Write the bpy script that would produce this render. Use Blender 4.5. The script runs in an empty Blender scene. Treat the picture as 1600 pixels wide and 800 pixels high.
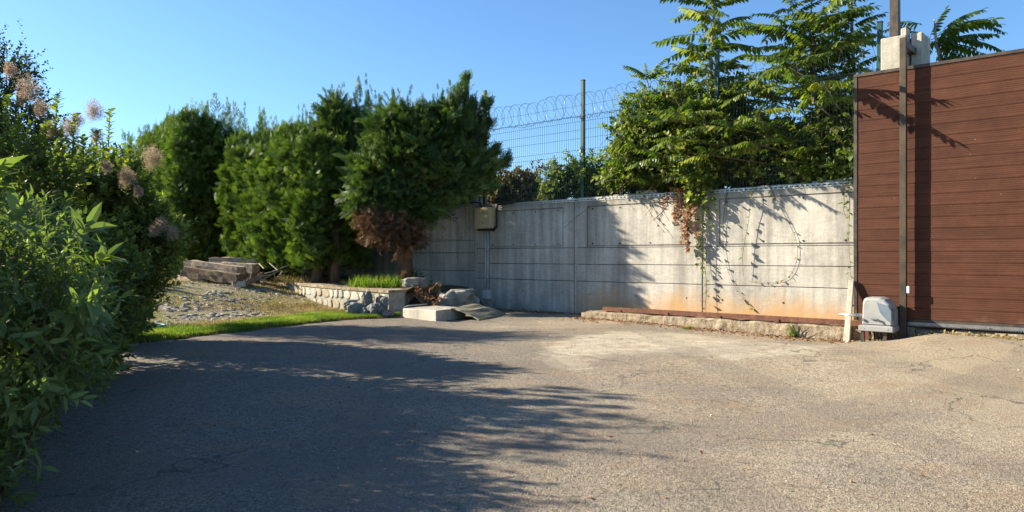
import bpy, bmesh, math, random
import numpy as np
from mathutils import Vector, Matrix, noise as mn
R = math.radians
random.seed(7); rng = np.random.default_rng(7)
S = bpy.context.scene; COL = S.collection

# ---------------------------------------------------------------- camera, sky, sun, exposure
EYE = 1.5; F = 1160.0                                  # eye height, focal length in photo pixels
cd = bpy.data.cameras.new('camera'); cd.lens = 26.1; cd.sensor_width = 36; cd.clip_start = .05; cd.clip_end = 3000
cam = bpy.data.objects.new('camera', cd); COL.objects.link(cam)
cam.location = (0, 0, EYE); cam.rotation_euler = (R(90), 0, 0); S.camera = cam
AZ, EL = 76.0, 27.0                                    # sun: degrees left of the view direction, elevation
w = bpy.data.worlds.new('World'); S.world = w; w.use_nodes = True
nt = w.node_tree; sky = nt.nodes.new('ShaderNodeTexSky'); sky.sky_type = 'NISHITA'; sky.sun_disc = False
sky.sun_elevation = R(EL); sky.sun_rotation = R(-AZ); sky.altitude = 0; sky.air_density = 1.0; sky.dust_density = .35; sky.ozone_density = 4.0
bg = nt.nodes['Background']; hs = nt.nodes.new('ShaderNodeMix'); hs.data_type = 'RGBA'; hs.blend_type = 'MULTIPLY'; hs.inputs[0].default_value = 1; hs.inputs[7].default_value = (.83, 1.03, 1.16, 1)   # the phone's cool sky
nt.links.new(sky.outputs[0], hs.inputs[6]); nt.links.new(hs.outputs[2], bg.inputs[0]); bg.inputs[1].default_value = .072
TO_SUN = Vector((-math.sin(R(AZ))*math.cos(R(EL)), math.cos(R(AZ))*math.cos(R(EL)), math.sin(R(EL))))
sl = bpy.data.lights.new('sun', 'SUN'); sl.energy = 5.0; sl.angle = R(.5); sl.color = (1, .90, .72)
so = bpy.data.objects.new('sun', sl); COL.objects.link(so); so.rotation_euler = TO_SUN.to_track_quat('Z', 'Y').to_euler(); so.location = (-20, 8, 15)
S.view_settings.view_transform = 'Standard'; S.view_settings.look = 'None'; S.view_settings.gamma = 1; S.view_settings.exposure = 1.42
S.render.engine = 'CYCLES'

# ---------------------------------------------------------------- frames of reference
P0 = np.array([-.437, 14.49]); DR = np.array([.744, -.668]); DR = DR/np.linalg.norm(DR); NR = np.array([-DR[1]*-1, -DR[0]])
NR = np.array([DR[1], -DR[0]])                         # wall normal towards the yard
def W(s, d, z): p = P0+DR*s+NR*d; return (float(p[0]), float(p[1]), float(z))
def s_at(px, d=0.):
    u = (px-800)/F; q = P0+NR*d
    return float((u*q[1]-q[0])/(DR[0]-u*DR[1]))
def z_at(py, y): return EYE+(400-py)/F*y
def sd(x, y): q = (x-P0[0], y-P0[1]); return q[0]*DR[0]+q[1]*DR[1], q[0]*NR[0]+q[1]*NR[1]
def sm(t, a, b): t = np.clip((t-a)/(b-a), 0, 1); return t*t*(3-2*t)
EDGE = np.array([(-9, -6), (-5.6, 2), (-5.0, 7.6), (-4.45, 9.0), (-3.62, 10.5), (-2.95, 11.5), (-2.2, 12.3), (-1.6, 13.2), (-.72, 14.6)])
def edge_dist(x, y):                                   # > 0 on the garden side of the road edge
    x = np.asarray(x, float); y = np.asarray(y, float); best = np.full(x.shape, 1e9); sg = np.ones(x.shape)
    for a, b in zip(EDGE[:-1], EDGE[1:]):
        ab = b-a; t = np.clip(((x-a[0])*ab[0]+(y-a[1])*ab[1])/(ab@ab), 0, 1)
        dx = x-a[0]-t*ab[0]; dy = y-a[1]-t*ab[1]; d = np.hypot(dx, dy); c = ab[0]*dy-ab[1]*dx
        m = d < best; best = np.where(m, d, best); sg = np.where(m, np.sign(c), sg)
    return best*sg
def G(x, y):
    x = np.asarray(x, float); y = np.asarray(y, float)
    s, d = sd(x, y)
    h = .47*sm(y, 0, 9.5)
    h = h+.13*sm(s, 7.25, 8.0)*sm(-d, -2.6, -.8)*sm(d, -.3, .2) - .05*sm(s, 4, 6.5)*sm(-s, -7.4, -6.8)*sm(-d, -2.2, -.7)
    e = edge_dist(x, y)
    h = h+.52*sm(e, 1.2, 5.5)*sm(y, 7, 11)
    h = h+.015*np.sin(x*1.3+y*.7)*np.sin(y*.9-x*.4)*sm(y, 1, 4)
    return h
def g(x, y): return float(G(x, y))

# ---------------------------------------------------------------- materials
def mat(name, rough=.8, spec=.3, metal=0):
    m = bpy.data.materials.new(name); m.use_nodes = True; n = m.node_tree
    b = n.nodes['Principled BSDF']; b.inputs['Roughness'].default_value = rough; b.inputs['Specular IOR Level'].default_value = spec; b.inputs['Metallic'].default_value = metal
    return m, n, b
def N(n, t, **k):
    o = n.nodes.new('ShaderNode'+t)
    for a, v in k.items():
        if a.startswith('i_'): o.inputs[a[2:].replace('_', ' ')].default_value = v
        else: setattr(o, a, v)
    return o
def coords(n, scale=(1, 1, 1), world=True):
    tc = N(n, 'NewGeometry') if world else N(n, 'TexCoord'); mp = N(n, 'Mapping'); mp.inputs['Scale'].default_value = scale
    n.links.new(tc.outputs['Position' if world else 'Object'], mp.inputs[0]); return mp.outputs[0]
def noise(n, co, scale, detail=4, rough=.6):
    o = N(n, 'TexNoise'); o.inputs['Scale'].default_value = scale; o.inputs['Detail'].default_value = detail; o.inputs['Roughness'].default_value = rough
    if co is not None: n.links.new(co, o.inputs['Vector'])
    return o.outputs['Fac']
def ramp(n, fac, stops, interp='LINEAR'):
    r = N(n, 'ValToRGB'); r.color_ramp.interpolation = interp; e = r.color_ramp.elements
    while len(e) < len(stops): e.new(.5)
    for i, (p, c) in enumerate(stops):
        e[i].position = p; e[i].color = (*c, 1) if isinstance(c, tuple) else (c, c, c, 1)
    n.links.new(fac, r.inputs[0]); return r.outputs[0]
def mix(n, a, b, f, mode='MIX'):
    m = N(n, 'Mix', data_type='RGBA', blend_type=mode)
    for i, v in ((6, a), (7, b), (0, f)):
        if isinstance(v, (int, float)) and i == 0: m.inputs[0].default_value = v
        elif isinstance(v, tuple): m.inputs[i].default_value = (*v, 1)
        else: n.links.new(v, m.inputs[i])
    return m.outputs[2]
def math_(n, op, a, b=None, c=None, clamp=False):
    m = N(n, 'Math', operation=op, use_clamp=clamp)
    for i, v in enumerate((a, b, c)):
        if v is None: continue
        if isinstance(v, (int, float)): m.inputs[i].default_value = v
        else: n.links.new(v, m.inputs[i])
    return m.outputs[0]
def bump(n, b, h, st, dist=.02, prev=None):
    o = N(n, 'Bump'); o.inputs['Strength'].default_value = st; o.inputs['Distance'].default_value = dist
    n.links.new(h, o.inputs['Height'])
    if prev is not None: n.links.new(prev, o.inputs['Normal'])
    n.links.new(o.outputs[0], b.inputs['Normal']); return o.outputs[0]
def simple(name, c1, c2, scale=6, rough=.8, spec=.3, metal=0, bst=.3, bdist=.01, bscale=40, stretch=(1, 1, 1)):
    m, n, b = mat(name, rough, spec, metal); co = coords(n, stretch)
    n.links.new(ramp(n, noise(n, co, scale, 6, .65), [(.3, c1), (.7, c2)]), b.inputs['Base Color'])
    if bst: bump(n, b, noise(n, co, bscale, 4, .6), bst, bdist)
    return m

def m_asphalt():
    m, n, b = mat('asphalt', .92, .25); co = coords(n)
    big = noise(n, co, .45, 5, .6); c = ramp(n, big, [(.3, (.30, .24, .165)), (.5, (.39, .315, .222)), (.7, (.46, .38, .27))])
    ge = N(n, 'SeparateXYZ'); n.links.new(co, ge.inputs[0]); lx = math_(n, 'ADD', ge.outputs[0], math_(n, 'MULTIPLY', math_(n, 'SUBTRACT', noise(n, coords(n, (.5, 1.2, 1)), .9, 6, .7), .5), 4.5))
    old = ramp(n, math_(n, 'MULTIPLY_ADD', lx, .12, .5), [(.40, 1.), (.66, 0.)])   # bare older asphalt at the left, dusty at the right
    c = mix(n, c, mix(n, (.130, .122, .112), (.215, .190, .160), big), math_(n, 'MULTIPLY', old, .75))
    tan = ramp(n, noise(n, coords(n, (1, 1.8, 1)), .9, 3, .6), [(.52, 0.), (.72, 1.)])
    c = mix(n, c, (.34, .24, .15), math_(n, 'MULTIPLY', tan, .45))
    dk = ramp(n, noise(n, coords(n, (.35, 1.6, 1)), .8, 6, .7), [(.5, 0.), (.68, 1.)])
    c = mix(n, c, (.21, .20, .18), math_(n, 'MULTIPLY', dk, .55))
    fine = noise(n, co, 70, 3, .75); c = mix(n, c, ramp(n, fine, [(.36, .42), (.5, .97), (.66, 1.42)]), .85, 'MULTIPLY')
    f2 = noise(n, co, 24, 5, .8); c = mix(n, c, ramp(n, f2, [(.36, .52), (.46, .92), (.62, 1.16)]), .9, 'MULTIPLY')
    vo = N(n, 'TexVoronoi'); vo.inputs['Scale'].default_value = 95; n.links.new(co, vo.inputs['Vector'])
    c = mix(n, c, ramp(n, N_sep(n, vo.outputs['Color']), [(.0, .5), (.10, 1.), (.94, 1.), (1., 1.5)]), .5, 'MULTIPLY')
    at = N(n, 'Attribute', attribute_name='patch'); 
    pn = math_(n, 'ADD', at.outputs['Fac'], math_(n, 'MULTIPLY', math_(n, 'SUBTRACT', noise(n, coords(n, (.8, 1.5, 1)), 3.0, 8, .75), .5), 1.5))
    pm = ramp(n, pn, [(.42, 0.), (.49, .15), (.51, .50), (.66, .72), (.85, .85)])
    pc = ramp(n, noise(n, co, 7, 8, .7), [(.3, (.34, .28, .20)), (.5, (.50, .43, .32)), (.7, (.64, .57, .44))])
    c = mix(n, c, pc, pm)
    at2 = N(n, 'Attribute', attribute_name='sand')
    sn = ramp(n, math_(n, 'ADD', at2.outputs['Fac'], math_(n, 'MULTIPLY', math_(n, 'SUBTRACT', noise(n, co, 2.2, 6, .7), .5), .9)), [(.4, 0.), (.62, 1.)])
    c = mix(n, c, mix(n, (.42, .345, .235), ramp(n, fine, [(.35, .6), (.6, 1.15)]), .6, 'MULTIPLY'), math_(n, 'MULTIPLY', sn, .6))
    # old damp and oil stains, rusty dust, curved tyre marks
    sp_ = ramp(n, noise(n, co, 2.6, 5, .75), [(.60, 0.), (.70, 1.)]); c = mix(n, c, (.13, .105, .085), math_(n, 'MULTIPLY', sp_, .45))
    ru = ramp(n, noise(n, coords(n, (1, 1.6, 1)), 1.5, 7, .72), [(.53, 0.), (.66, 1.)]); c = mix(n, c, (.33, .20, .115), math_(n, 'MULTIPLY', ru, .40))
    for cx, cy, sc_ in ((14.5, 9.8, 1.0), (-3.0, 17.5, .7)):
        vd = N(n, 'VectorMath', operation='DISTANCE'); n.links.new(co, vd.inputs[0]); vd.inputs[1].default_value = (cx, cy, .4)
        wv_ = math_(n, 'SINE', math_(n, 'MULTIPLY', vd.outputs['Value'], 3.6*sc_)); tr_ = ramp(n, math_(n, 'ADD', wv_, math_(n, 'MULTIPLY', noise(n, co, 2.2, 5, .7), .5)), [(.95, 0.), (1.25, 1.)])
        c = mix(n, c, (.20, .165, .13), math_(n, 'MULTIPLY', math_(n, 'MULTIPLY', tr_, noise(n, co, .7, 2)), .55))
    # hairline cracks
    v2 = N(n, 'TexVoronoi', feature='DISTANCE_TO_EDGE'); v2.inputs['Scale'].default_value = .5
    wv = N(n, 'VectorMath', operation='ADD'); nn = N(n, 'TexNoise'); nn.inputs['Scale'].default_value = 2.5; nn.inputs['Detail'].default_value = 5; n.links.new(co, nn.inputs['Vector'])
    n.links.new(co, wv.inputs[0]); n.links.new(nn.outputs['Color'], wv.inputs[1]); n.links.new(wv.outputs[0], v2.inputs['Vector'])
    cr = ramp(n, v2.outputs['Distance'], [(.0, 1.), (.006, .7), (.012, 0.)])
    gate = ramp(n, noise(n, co, .8, 2), [(.44, 0.), (.54, 1.)])
    c = mix(n, c, (.07, .08, .065), math_(n, 'MULTIPLY', math_(n, 'MULTIPLY', cr, gate), .7))
    n.links.new(c, b.inputs['Base Color'])
    soft = math_(n, 'SUBTRACT', 1., math_(n, 'MULTIPLY', pm, .7))
    h = math_(n, 'ADD', math_(n, 'MULTIPLY', fine, soft), math_(n, 'MULTIPLY', vo.outputs['Distance'], .6))
    p = bump(n, b, h, .7, .014); bump(n, b, f2, .7, .03, p)
    return m
def N_sep(n, col):
    s = N(n, 'SeparateColor'); n.links.new(col, s.inputs[0]); return s.outputs[0]
def zcoord(n):
    ge = N(n, 'NewGeometry'); s = N(n, 'SeparateXYZ'); n.links.new(ge.outputs['Position'], s.inputs[0]); return s.outputs[2], s.outputs[0]
def m_concrete(name, a, b_, stain=True):
    m, n, b = mat(name, .88, .25); co = coords(n)
    c = ramp(n, noise(n, co, 1.6, 8, .65), [(.3, a), (.7, b_)])
    st = ramp(n, noise(n, coords(n, (5, 5, .35)), 1.2, 6, .65), [(.36, .60), (.6, 1.10)]); c = mix(n, c, st, .85, 'MULTIPLY')
    c = mix(n, c, ramp(n, noise(n, coords(n, (1, 1, 3)), 9, 6, .7), [(.35, .82), (.62, 1.08)]), .7, 'MULTIPLY')
    c = mix(n, c, ramp(n, noise(n, co, 55, 2, .7), [(.30, .55), (.42, 1.), (1., 1.)]), .6, 'MULTIPLY')
    if stain:
        z, x = zcoord(n)
        zz = math_(n, 'SUBTRACT', z, math_(n, 'MULTIPLY', math_(n, 'SUBTRACT', noise(n, coords(n, (1, 1, .6)), 1.7, 7, .65), .5), .85))
        xm = math_(n, 'MULTIPLY', math_(n, 'SUBTRACT', x, .8), 1.2, clamp=True)
        o = math_(n, 'MULTIPLY', ramp(n, zz, [(.66, 1.), (1.12, 0.)]), xm)
        c = mix(n, c, (.48, .285, .125), math_(n, 'MULTIPLY', o, .9))
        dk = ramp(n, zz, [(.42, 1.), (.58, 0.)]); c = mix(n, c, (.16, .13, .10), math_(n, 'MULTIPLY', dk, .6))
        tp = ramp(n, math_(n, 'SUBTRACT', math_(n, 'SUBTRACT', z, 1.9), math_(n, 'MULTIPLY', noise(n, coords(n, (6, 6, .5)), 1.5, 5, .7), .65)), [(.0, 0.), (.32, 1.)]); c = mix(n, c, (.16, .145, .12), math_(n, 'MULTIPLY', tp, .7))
    n.links.new(c, b.inputs['Base Color'])
    p = bump(n, b, noise(n, co, 60, 4, .7), .35, .006); bump(n, b, noise(n, co, 4, 6, .6), .35, .03, p)
    return m
def m_leaf(name, stops, rough=.5, trans=.35, spec=.35, tcol=None):
    m, n, b = mat(name, rough, spec); at = N(n, 'Attribute', attribute_name='tint')
    c = ramp(n, at.outputs['Fac'], stops); c = mix(n, c, ramp(n, noise(n, coords(n), 1.3, 3), [(.35, .75), (.65, 1.2)]), .6, 'MULTIPLY')
    n.links.new(c, b.inputs['Base Color'])
    t = N(n, 'BsdfTranslucent'); tc = mix(n, c, tcol or (1.35, 1.55, .55), 1., 'MULTIPLY'); n.links.new(tc, t.inputs[0])
    ms = N(n, 'MixShader'); ms.inputs[0].default_value = trans
    n.links.new(b.outputs[0], ms.inputs[1]); n.links.new(t.outputs[0], ms.inputs[2]); n.links.new(ms.outputs[0], n.nodes['Material Output'].inputs[0])
    return m
M = {}
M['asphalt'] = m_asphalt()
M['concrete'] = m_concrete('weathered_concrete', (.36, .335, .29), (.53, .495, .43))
M['pale_concrete'] = m_concrete('pale_concrete', (.36, .33, .27), (.54, .49, .40), False)
def m_kerb():
    m, n, b = mat('stained_concrete', .92, .2); co = coords(n); c = ramp(n, noise(n, coords(n, (1, 1, 2)), 5, 8, .75), [(.32, (.17, .12, .075)), (.46, (.34, .26, .17)), (.62, (.47, .39, .28)), (.75, (.56, .50, .40))])
    c = mix(n, c, ramp(n, noise(n, coords(n, (7, 7, 1)), 2.2, 6, .7), [(.38, .5), (.56, 1.05)]), .8, 'MULTIPLY'); c = mix(n, c, ramp(n, noise(n, co, 60, 3, .8), [(.36, .55), (.6, 1.15)]), .7, 'MULTIPLY')
    n.links.new(c, b.inputs['Base Color']); p = bump(n, b, noise(n, co, 45, 5, .8), .8, .015); bump(n, b, noise(n, co, 9, 6, .7), .8, .04, p); return m
M['kerb'] = m_kerb()
M['soil'] = simple('soil', (.085, .06, .04), (.17, .12, .075), 5, .95, .1, bst=.8, bdist=.03, bscale=25)
M['mortar'] = simple('mortar', (.24, .215, .17), (.44, .40, .32), 9, .9, .2, bst=.7, bdist=.02, bscale=30)
M['stone'] = [simple('stone_cream', (.36, .325, .25), (.60, .55, .44), 7, .85, bst=.6, bdist=.015), simple('stone_grey', (.26, .25, .225), (.46, .44, .39), 7, .85, bst=.6, bdist=.015),
              simple('stone_ochre', (.26, .21, .135), (.44, .37, .25), 7, .85, bst=.6, bdist=.015)]
M['rock'] = simple('grey_rock', (.10, .10, .095), (.27, .26, .24), 7, .85, bst=.9, bdist=.03, bscale=18)
M['boulder'] = simple('lichened_rock', (.16, .15, .13), (.36, .34, .29), 5, .9, bst=.9, bdist=.03, bscale=16)
M['rust'] = simple('rusty_steel', (.095, .038, .024), (.20, .09, .058), 14, .75, .3, .2, .5, .003, 80)
M['steel'] = simple('dark_steel', (.035, .034, .033), (.12, .085, .06), 9, .55, .4, .5, .3, .002, 90)
M['post_steel'] = simple('mottled_steel', (.035, .032, .026), (.11, .075, .045), 5, .6, .4, .4, .3, .002, 90)
M['galv'] = simple('galvanised_steel', (.30, .30, .29), (.48, .48, .46), 20, .42, .5, .6, .1, .002, 90)
M['rail'] = simple('galvanised_rack', (.16, .16, .16), (.30, .29, .28), 20, .45, .5, .6, .1, .002, 90)
M['fence'] = simple('dark_green_paint', (.010, .045, .032), (.018, .075, .052), 9, .45, .4, bst=0)
M['wire'] = simple('green_wire', (.035, .085, .085), (.06, .12, .12), 9, .5, .4, bst=0)
M['razor'] = simple('razor_steel', (.09, .10, .10), (.15, .16, .16), 9, .45, .5, .4, bst=0)
M['black'] = simple('black_plastic', (.012, .012, .012), (.03, .03, .03), 9, .5, bst=0)
M['box'] = simple('beige_plastic', (.42, .35, .20), (.50, .42, .26), 6, .5, .4, bst=.05)
M['pipe'] = simple('grey_plastic_pipe', (.40, .40, .39), (.52, .52, .51), 6, .5, .4, bst=.05)
M['motor'] = simple('light_grey_plastic', (.27, .265, .25), (.36, .355, .34), 5, .45, .4, bst=.08, bscale=60)
M['motor_blue'] = simple('blue_grey_plastic', (.10, .14, .18), (.15, .19, .23), 5, .35, .5, bst=.05)
M['white'] = simple('white_plastic', (.7, .7, .68), (.8, .8, .78), 5, .5, bst=0)
M['old_white'] = simple('limed_wood', (.28, .25, .19), (.52, .47, .38), 9, .85, bst=.6, bdist=.01, bscale=30, stretch=(3, 3, .6))
M['timber'] = simple('weathered_timber', (.16, .115, .08), (.52, .42, .31), 3, .9, .15, bst=.9, bdist=.02, bscale=9, stretch=(.8, 6, 6))
M['timber_dark'] = simple('rotten_timber', (.09, .06, .04), (.32, .23, .15), 3, .9, .15, bst=.9, bdist=.02, bscale=9, stretch=(.8, 6, 6))
M['sheet'] = simple('mossy_board', (.12, .11, .07), (.36, .33, .24), 9, .9, .2, bst=.7, bdist=.01, bscale=30, stretch=(1, 4, 1))
M['bark'] = simple('brown_bark', (.06, .04, .028), (.17, .115, .08), 6, .9, .15, bst=.9, bdist=.02, bscale=14, stretch=(4, 4, .7))
M['pale_bark'] = simple('pale_bark', (.25, .21, .16), (.42, .37, .29), 8, .85, .15, bst=.5, bdist=.01, bscale=24, stretch=(3, 3, .7))
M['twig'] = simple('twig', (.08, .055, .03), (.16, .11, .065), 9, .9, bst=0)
M['vine_stem'] = simple('vine_stem', (.10, .12, .04), (.20, .16, .08), 9, .8, bst=0)
M['vine_shadow'] = simple('vine_shadow', (.02, .017, .012), (.045, .035, .022), 9, .9, bst=0)  # near-black, so the arching strands pass for a cast shadow on the wall
M['hose'] = simple('teal_rubber', (.03, .20, .19), (.05, .28, .26), 9, .45, bst=0)
M['cable'] = simple('grey_cable', (.30, .30, .29), (.4, .4, .39), 9, .6, bst=0)
GRN = lambda k: None
M['cypress'] = m_leaf('cypress_foliage', [(0, (.028, .055, .016)), (.4, (.095, .150, .032)), (.8, (.18, .25, .05)), (1, (.27, .33, .07))], .6, .22, .25)
M['cypress_blue'] = m_leaf('dark_cypress_foliage', [(0, (.022, .048, .018)), (.5, (.080, .130, .036)), (1, (.21, .275, .07))], .6, .22, .25)
M['dead'] = m_leaf('dead_cypress_foliage', [(0, (.07, .042, .024)), (.5, (.15, .088, .050)), (1, (.25, .165, .10))], .8, .15, .1, (1.2, 1., .8))
M['laurel'] = m_leaf('glossy_shrub_leaf', [(0, (.085, .115, .045)), (.6, (.165, .215, .075)), (.92, (.27, .33, .09)), (1, (.40, .42, .12))], .55, .42, .25)
M['smoke_leaf'] = m_leaf('smoke_bush_leaf', [(0, (.06, .09, .022)), (.6, (.145, .185, .038)), (1, (.32, .34, .07))], .5, .40, .3)
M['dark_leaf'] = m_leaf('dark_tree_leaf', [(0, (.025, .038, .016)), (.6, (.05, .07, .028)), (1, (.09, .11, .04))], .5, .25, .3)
M['plume'] = m_leaf('pink_plume', [(0, (.34, .26, .19)), (.6, (.50, .40, .30)), (1, (.62, .53, .43))], .9, .5, .05, (1.1, 1., .9))
M['ail'] = m_leaf('tree_of_heaven_leaf', [(0, (.035, .065, .014)), (.6, (.09, .135, .024)), (1, (.25, .28, .045))], .4, .38, .4)
M['ail_y'] = m_leaf('yellowing_leaf', [(0, (.08, .12, .02)), (.5, (.18, .22, .04)), (1, (.38, .37, .06))], .45, .40, .35)
M['scrub'] = m_leaf('scrub_leaf', [(0, (.035, .058, .015)), (.5, (.105, .145, .032)), (.88, (.22, .26, .055)), (1, (.34, .26, .10))], .45, .42, .3)
M['vine'] = m_leaf('vine_leaf', [(0, (.05, .085, .018)), (.6, (.12, .17, .035)), (1, (.30, .32, .07))], .45, .4, .3)
M['dry_leaf'] = m_leaf('dried_leaf', [(0, (.16, .07, .035)), (.5, (.30, .15, .08)), (1, (.42, .27, .14))], .8, .3, .1, (1.2, 1., .7))
M['red_leaf'] = m_leaf('reddish_leaf', [(0, (.06, .075, .022)), (.5, (.15, .13, .04)), (1, (.27, .17, .06))], .6, .3, .2, (1.3, 1.2, .7))
M['grass'] = m_leaf('green_grass', [(0, (.07, .13, .015)), (.6, (.15, .23, .025)), (1, (.36, .36, .10))], .5, .42, .2, (1.4, 1.5, .4))
M['dry_grass'] = m_leaf('dry_grass', [(0, (.16, .16, .04)), (.5, (.34, .27, .12)), (1, (.50, .40, .22))], .8, .3, .1, (1.2, 1.1, .8))
def m_yard():
    m, n, b = mat('dry_yard', .95, .1); co = coords(n, (1, 2.2, 1))
    c = ramp(n, noise(n, co, 1.6, 7, .7), [(.34, (.13, .10, .07)), (.48, (.25, .20, .14)), (.6, (.34, .30, .235)), (.72, (.46, .43, .38))])
    mo = ramp(n, noise(n, co, 1.1, 6, .7), [(.46, 0.), (.58, 1.)]); c = mix(n, c, (.24, .25, .06), math_(n, 'MULTIPLY', mo, .8))
    c = mix(n, c, ramp(n, noise(n, co, 22, 4, .75), [(.33, .45), (.62, 1.25)]), .8, 'MULTIPLY')
    n.links.new(c, b.inputs['Base Color']); bump(n, b, noise(n, co, 14, 6, .75), .9, .05); return m
M['yard'] = m_yard()
M['flag'] = simple('flaky_grey_stone', (.15, .135, .115), (.38, .35, .31), 11, .9, bst=.6, bdist=.01, bscale=30)
def m_board():
    m, n, b = mat('red_brown_composite', .78, .2)
    co = coords(n, (1, 1, 1)); c = ramp(n, noise(n, coords(n, (.7, .7, 9)), 2.2, 7, .7), [(.3, (.060, .022, .012)), (.7, (.100, .038, .021))])
    c = mix(n, c, ramp(n, noise(n, co, 5, 6, .7), [(.35, .78), (.65, 1.15)]), .7, 'MULTIPLY')
    oi = N(n, 'ObjectInfo'); c = mix(n, c, ramp(n, oi.outputs['Random'], [(0, .93), (1, 1.07)]), 1., 'MULTIPLY')
    sp = ramp(n, noise(n, co, 24, 2, .5), [(.77, 0.), (.79, 1.)]); c = mix(n, c, (.34, .24, .18), math_(n, 'MULTIPLY', sp, .5))
    z, x = zcoord(n); zz = math_(n, 'ADD', z, math_(n, 'MULTIPLY', noise(n, co, 3, 5), .5)); du = ramp(n, zz, [(.85, 1.), (1.5, 0.)])
    c = mix(n, c, (.30, .19, .12), math_(n, 'MULTIPLY', du, .35))
    n.links.new(c, b.inputs['Base Color']); bump(n, b, noise(n, coords(n, (1, 1, 8)), 14, 4, .7), .3, .004); return m
M['board'] = m_board()

# ---------------------------------------------------------------- builders
def world_of(p):
    v = Vector((0, 0, 0))
    while p is not None: v += p.location; p = p.parent
    return v
def tag(o, label=None, cat=None, group=None, kind=None):
    if label: o['label'] = label
    if cat: o['category'] = cat
    if group: o['group'] = group
    if kind: o['kind'] = kind
    return o
def thing(name, label, cat, loc, group=None):
    o = bpy.data.objects.new(name, None); o.empty_display_size = .2; COL.objects.link(o); o.location = loc
    return tag(o, label, cat, group)
class MB:
    def __init__(s): s.v = []; s.f = []
    def add(s, vs, fs):
        k = len(s.v); s.v += [tuple(v) for v in vs]; s.f += [tuple(i+k for i in f) for f in fs]; return s
    def hexa(s, c):                                    # 8 corners: bottom 4 ccw, top 4 ccw
        return s.add(c, [(3, 2, 1, 0), (4, 5, 6, 7), (0, 1, 5, 4), (1, 2, 6, 5), (2, 3, 7, 6), (3, 0, 4, 7)])
    def wbox(s, s0, s1, d0, d1, z0, z1):               # box in the wall's frame
        return s.hexa([W(s0, d1, z0), W(s1, d1, z0), W(s1, d0, z0), W(s0, d0, z0), W(s0, d1, z1), W(s1, d1, z1), W(s1, d0, z1), W(s0, d0, z1)])
    def box(s, c, size, rz=0, rx=0, ry=0):
        m = Matrix.Translation(c) @ Matrix.Rotation(rz, 4, 'Z') @ Matrix.Rotation(ry, 4, 'Y') @ Matrix.Rotation(rx, 4, 'X'); a, b, h = (q/2 for q in size)
        return s.hexa([m @ Vector(p) for p in ((-a, -b, -h), (a, -b, -h), (a, b, -h), (-a, b, -h), (-a, -b, h), (a, -b, h), (a, b, h), (-a, b, h))])
    def tube(s, pts, rad, k=6, cap=True):
        pts = [Vector(p) for p in pts]; n = len(pts); rs = rad if isinstance(rad, (list, tuple)) else [rad]*n; vs = []; pu = None
        for i, p in enumerate(pts):
            t = (pts[min(i+1, n-1)]-pts[max(i-1, 0)]).normalized()
            if pu is None: pu = t.cross(Vector((.3, .2, 1)) if abs(t.z) < .9 else Vector((1, 0, 0))).normalized()
            u = (pu-t*pu.dot(t)).normalized(); pu = u; v = t.cross(u)
            for j in range(k): a = 2*math.pi*j/k; vs.append(p+(u*math.cos(a)+v*math.sin(a))*rs[i])
        fs = [(i*k+j, i*k+(j+1) % k, (i+1)*k+(j+1) % k, (i+1)*k+j) for i in range(n-1) for j in range(k)]
        if cap: fs += [tuple(range(k-1, -1, -1)), tuple((n-1)*k+j for j in range(k))]
        return s.add(vs, fs)
    def mesh(s, name, off=Vector((0, 0, 0))):
        me = bpy.data.meshes.new(name); me.from_pydata([(a-off.x, b-off.y, c-off.z) for a, b, c in s.v], [], s.f); me.update(); return me
def part(name, mb, m, parent=None, bevel=0, smooth=False, kind=None, label=None):
    off = world_of(parent); me = mb.mesh(name, off); me.materials.append(m)
    if bevel:
        bm = bmesh.new(); bm.from_mesh(me); bmesh.ops.remove_doubles(bm, verts=bm.verts, dist=1e-5)
        bmesh.ops.bevel(bm, geom=list(bm.edges), offset=bevel, segments=1, affect='EDGES', clamp_overlap=True); bm.to_mesh(me); bm.free()
    if smooth: me.polygons.foreach_set('use_smooth', [True]*len(me.polygons))
    o = bpy.data.objects.new(name, me); COL.objects.link(o); o.parent = parent
    if kind: o['kind'] = kind
    if label: o['label'] = label
    return o
def lumpy(mb, c, size, seed=0, amp=.18, sub=2, rz=0, flat=0.):
    bm = bmesh.new(); bmesh.ops.create_icosphere(bm, subdivisions=sub, radius=1)
    cs, sn = math.cos(rz), math.sin(rz)
    for v in bm.verts:
        p = v.co; k = 1+amp*2*mn.noise(p*1.6+Vector((seed*3.1, seed*7.7, 0)))+amp*mn.noise(p*4+Vector((seed, 0, seed*2)))
        q = p*k; q = Vector([math.copysign(min(abs(t), 1)**(1-flat), t) for t in q]) if flat else q
        q = Vector((q.x*size[0], q.y*size[1], q.z*size[2])); v.co = Vector((q.x*cs-q.y*sn, q.x*sn+q.y*cs, q.z))+Vector(c)
    bm.verts.index_update(); mb.add([v.co for v in bm.verts], [[v.index for v in f.verts] for f in bm.faces]); bm.free(); return mb
def np_mesh(name, V, loops, starts, m, parent=None, tint=None, kind=None, off=None, smooth=False, label=None):
    o3 = world_of(parent) if off is None else off
    me = bpy.data.meshes.new(name); V = (V-np.array(o3)).astype(np.float32)
    me.vertices.add(len(V)); me.vertices.foreach_set('co', V.ravel()); me.loops.add(len(loops)); me.loops.foreach_set('vertex_index', loops.astype(np.int32))
    me.polygons.add(len(starts)); me.polygons.foreach_set('loop_start', starts.astype(np.int32)); me.update(calc_edges=True)
    if tint is not None: a = me.attributes.new('tint', 'FLOAT', 'POINT'); a.data.foreach_set('value', tint.astype(np.float32))
    if smooth: me.polygons.foreach_set('use_smooth', np.ones(len(starts), bool))
    me.materials.append(m); o = bpy.data.objects.new(name, me); COL.objects.link(o); o.parent = parent
    if kind: o['kind'] = kind
    if label: o['label'] = label
    return o
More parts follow.
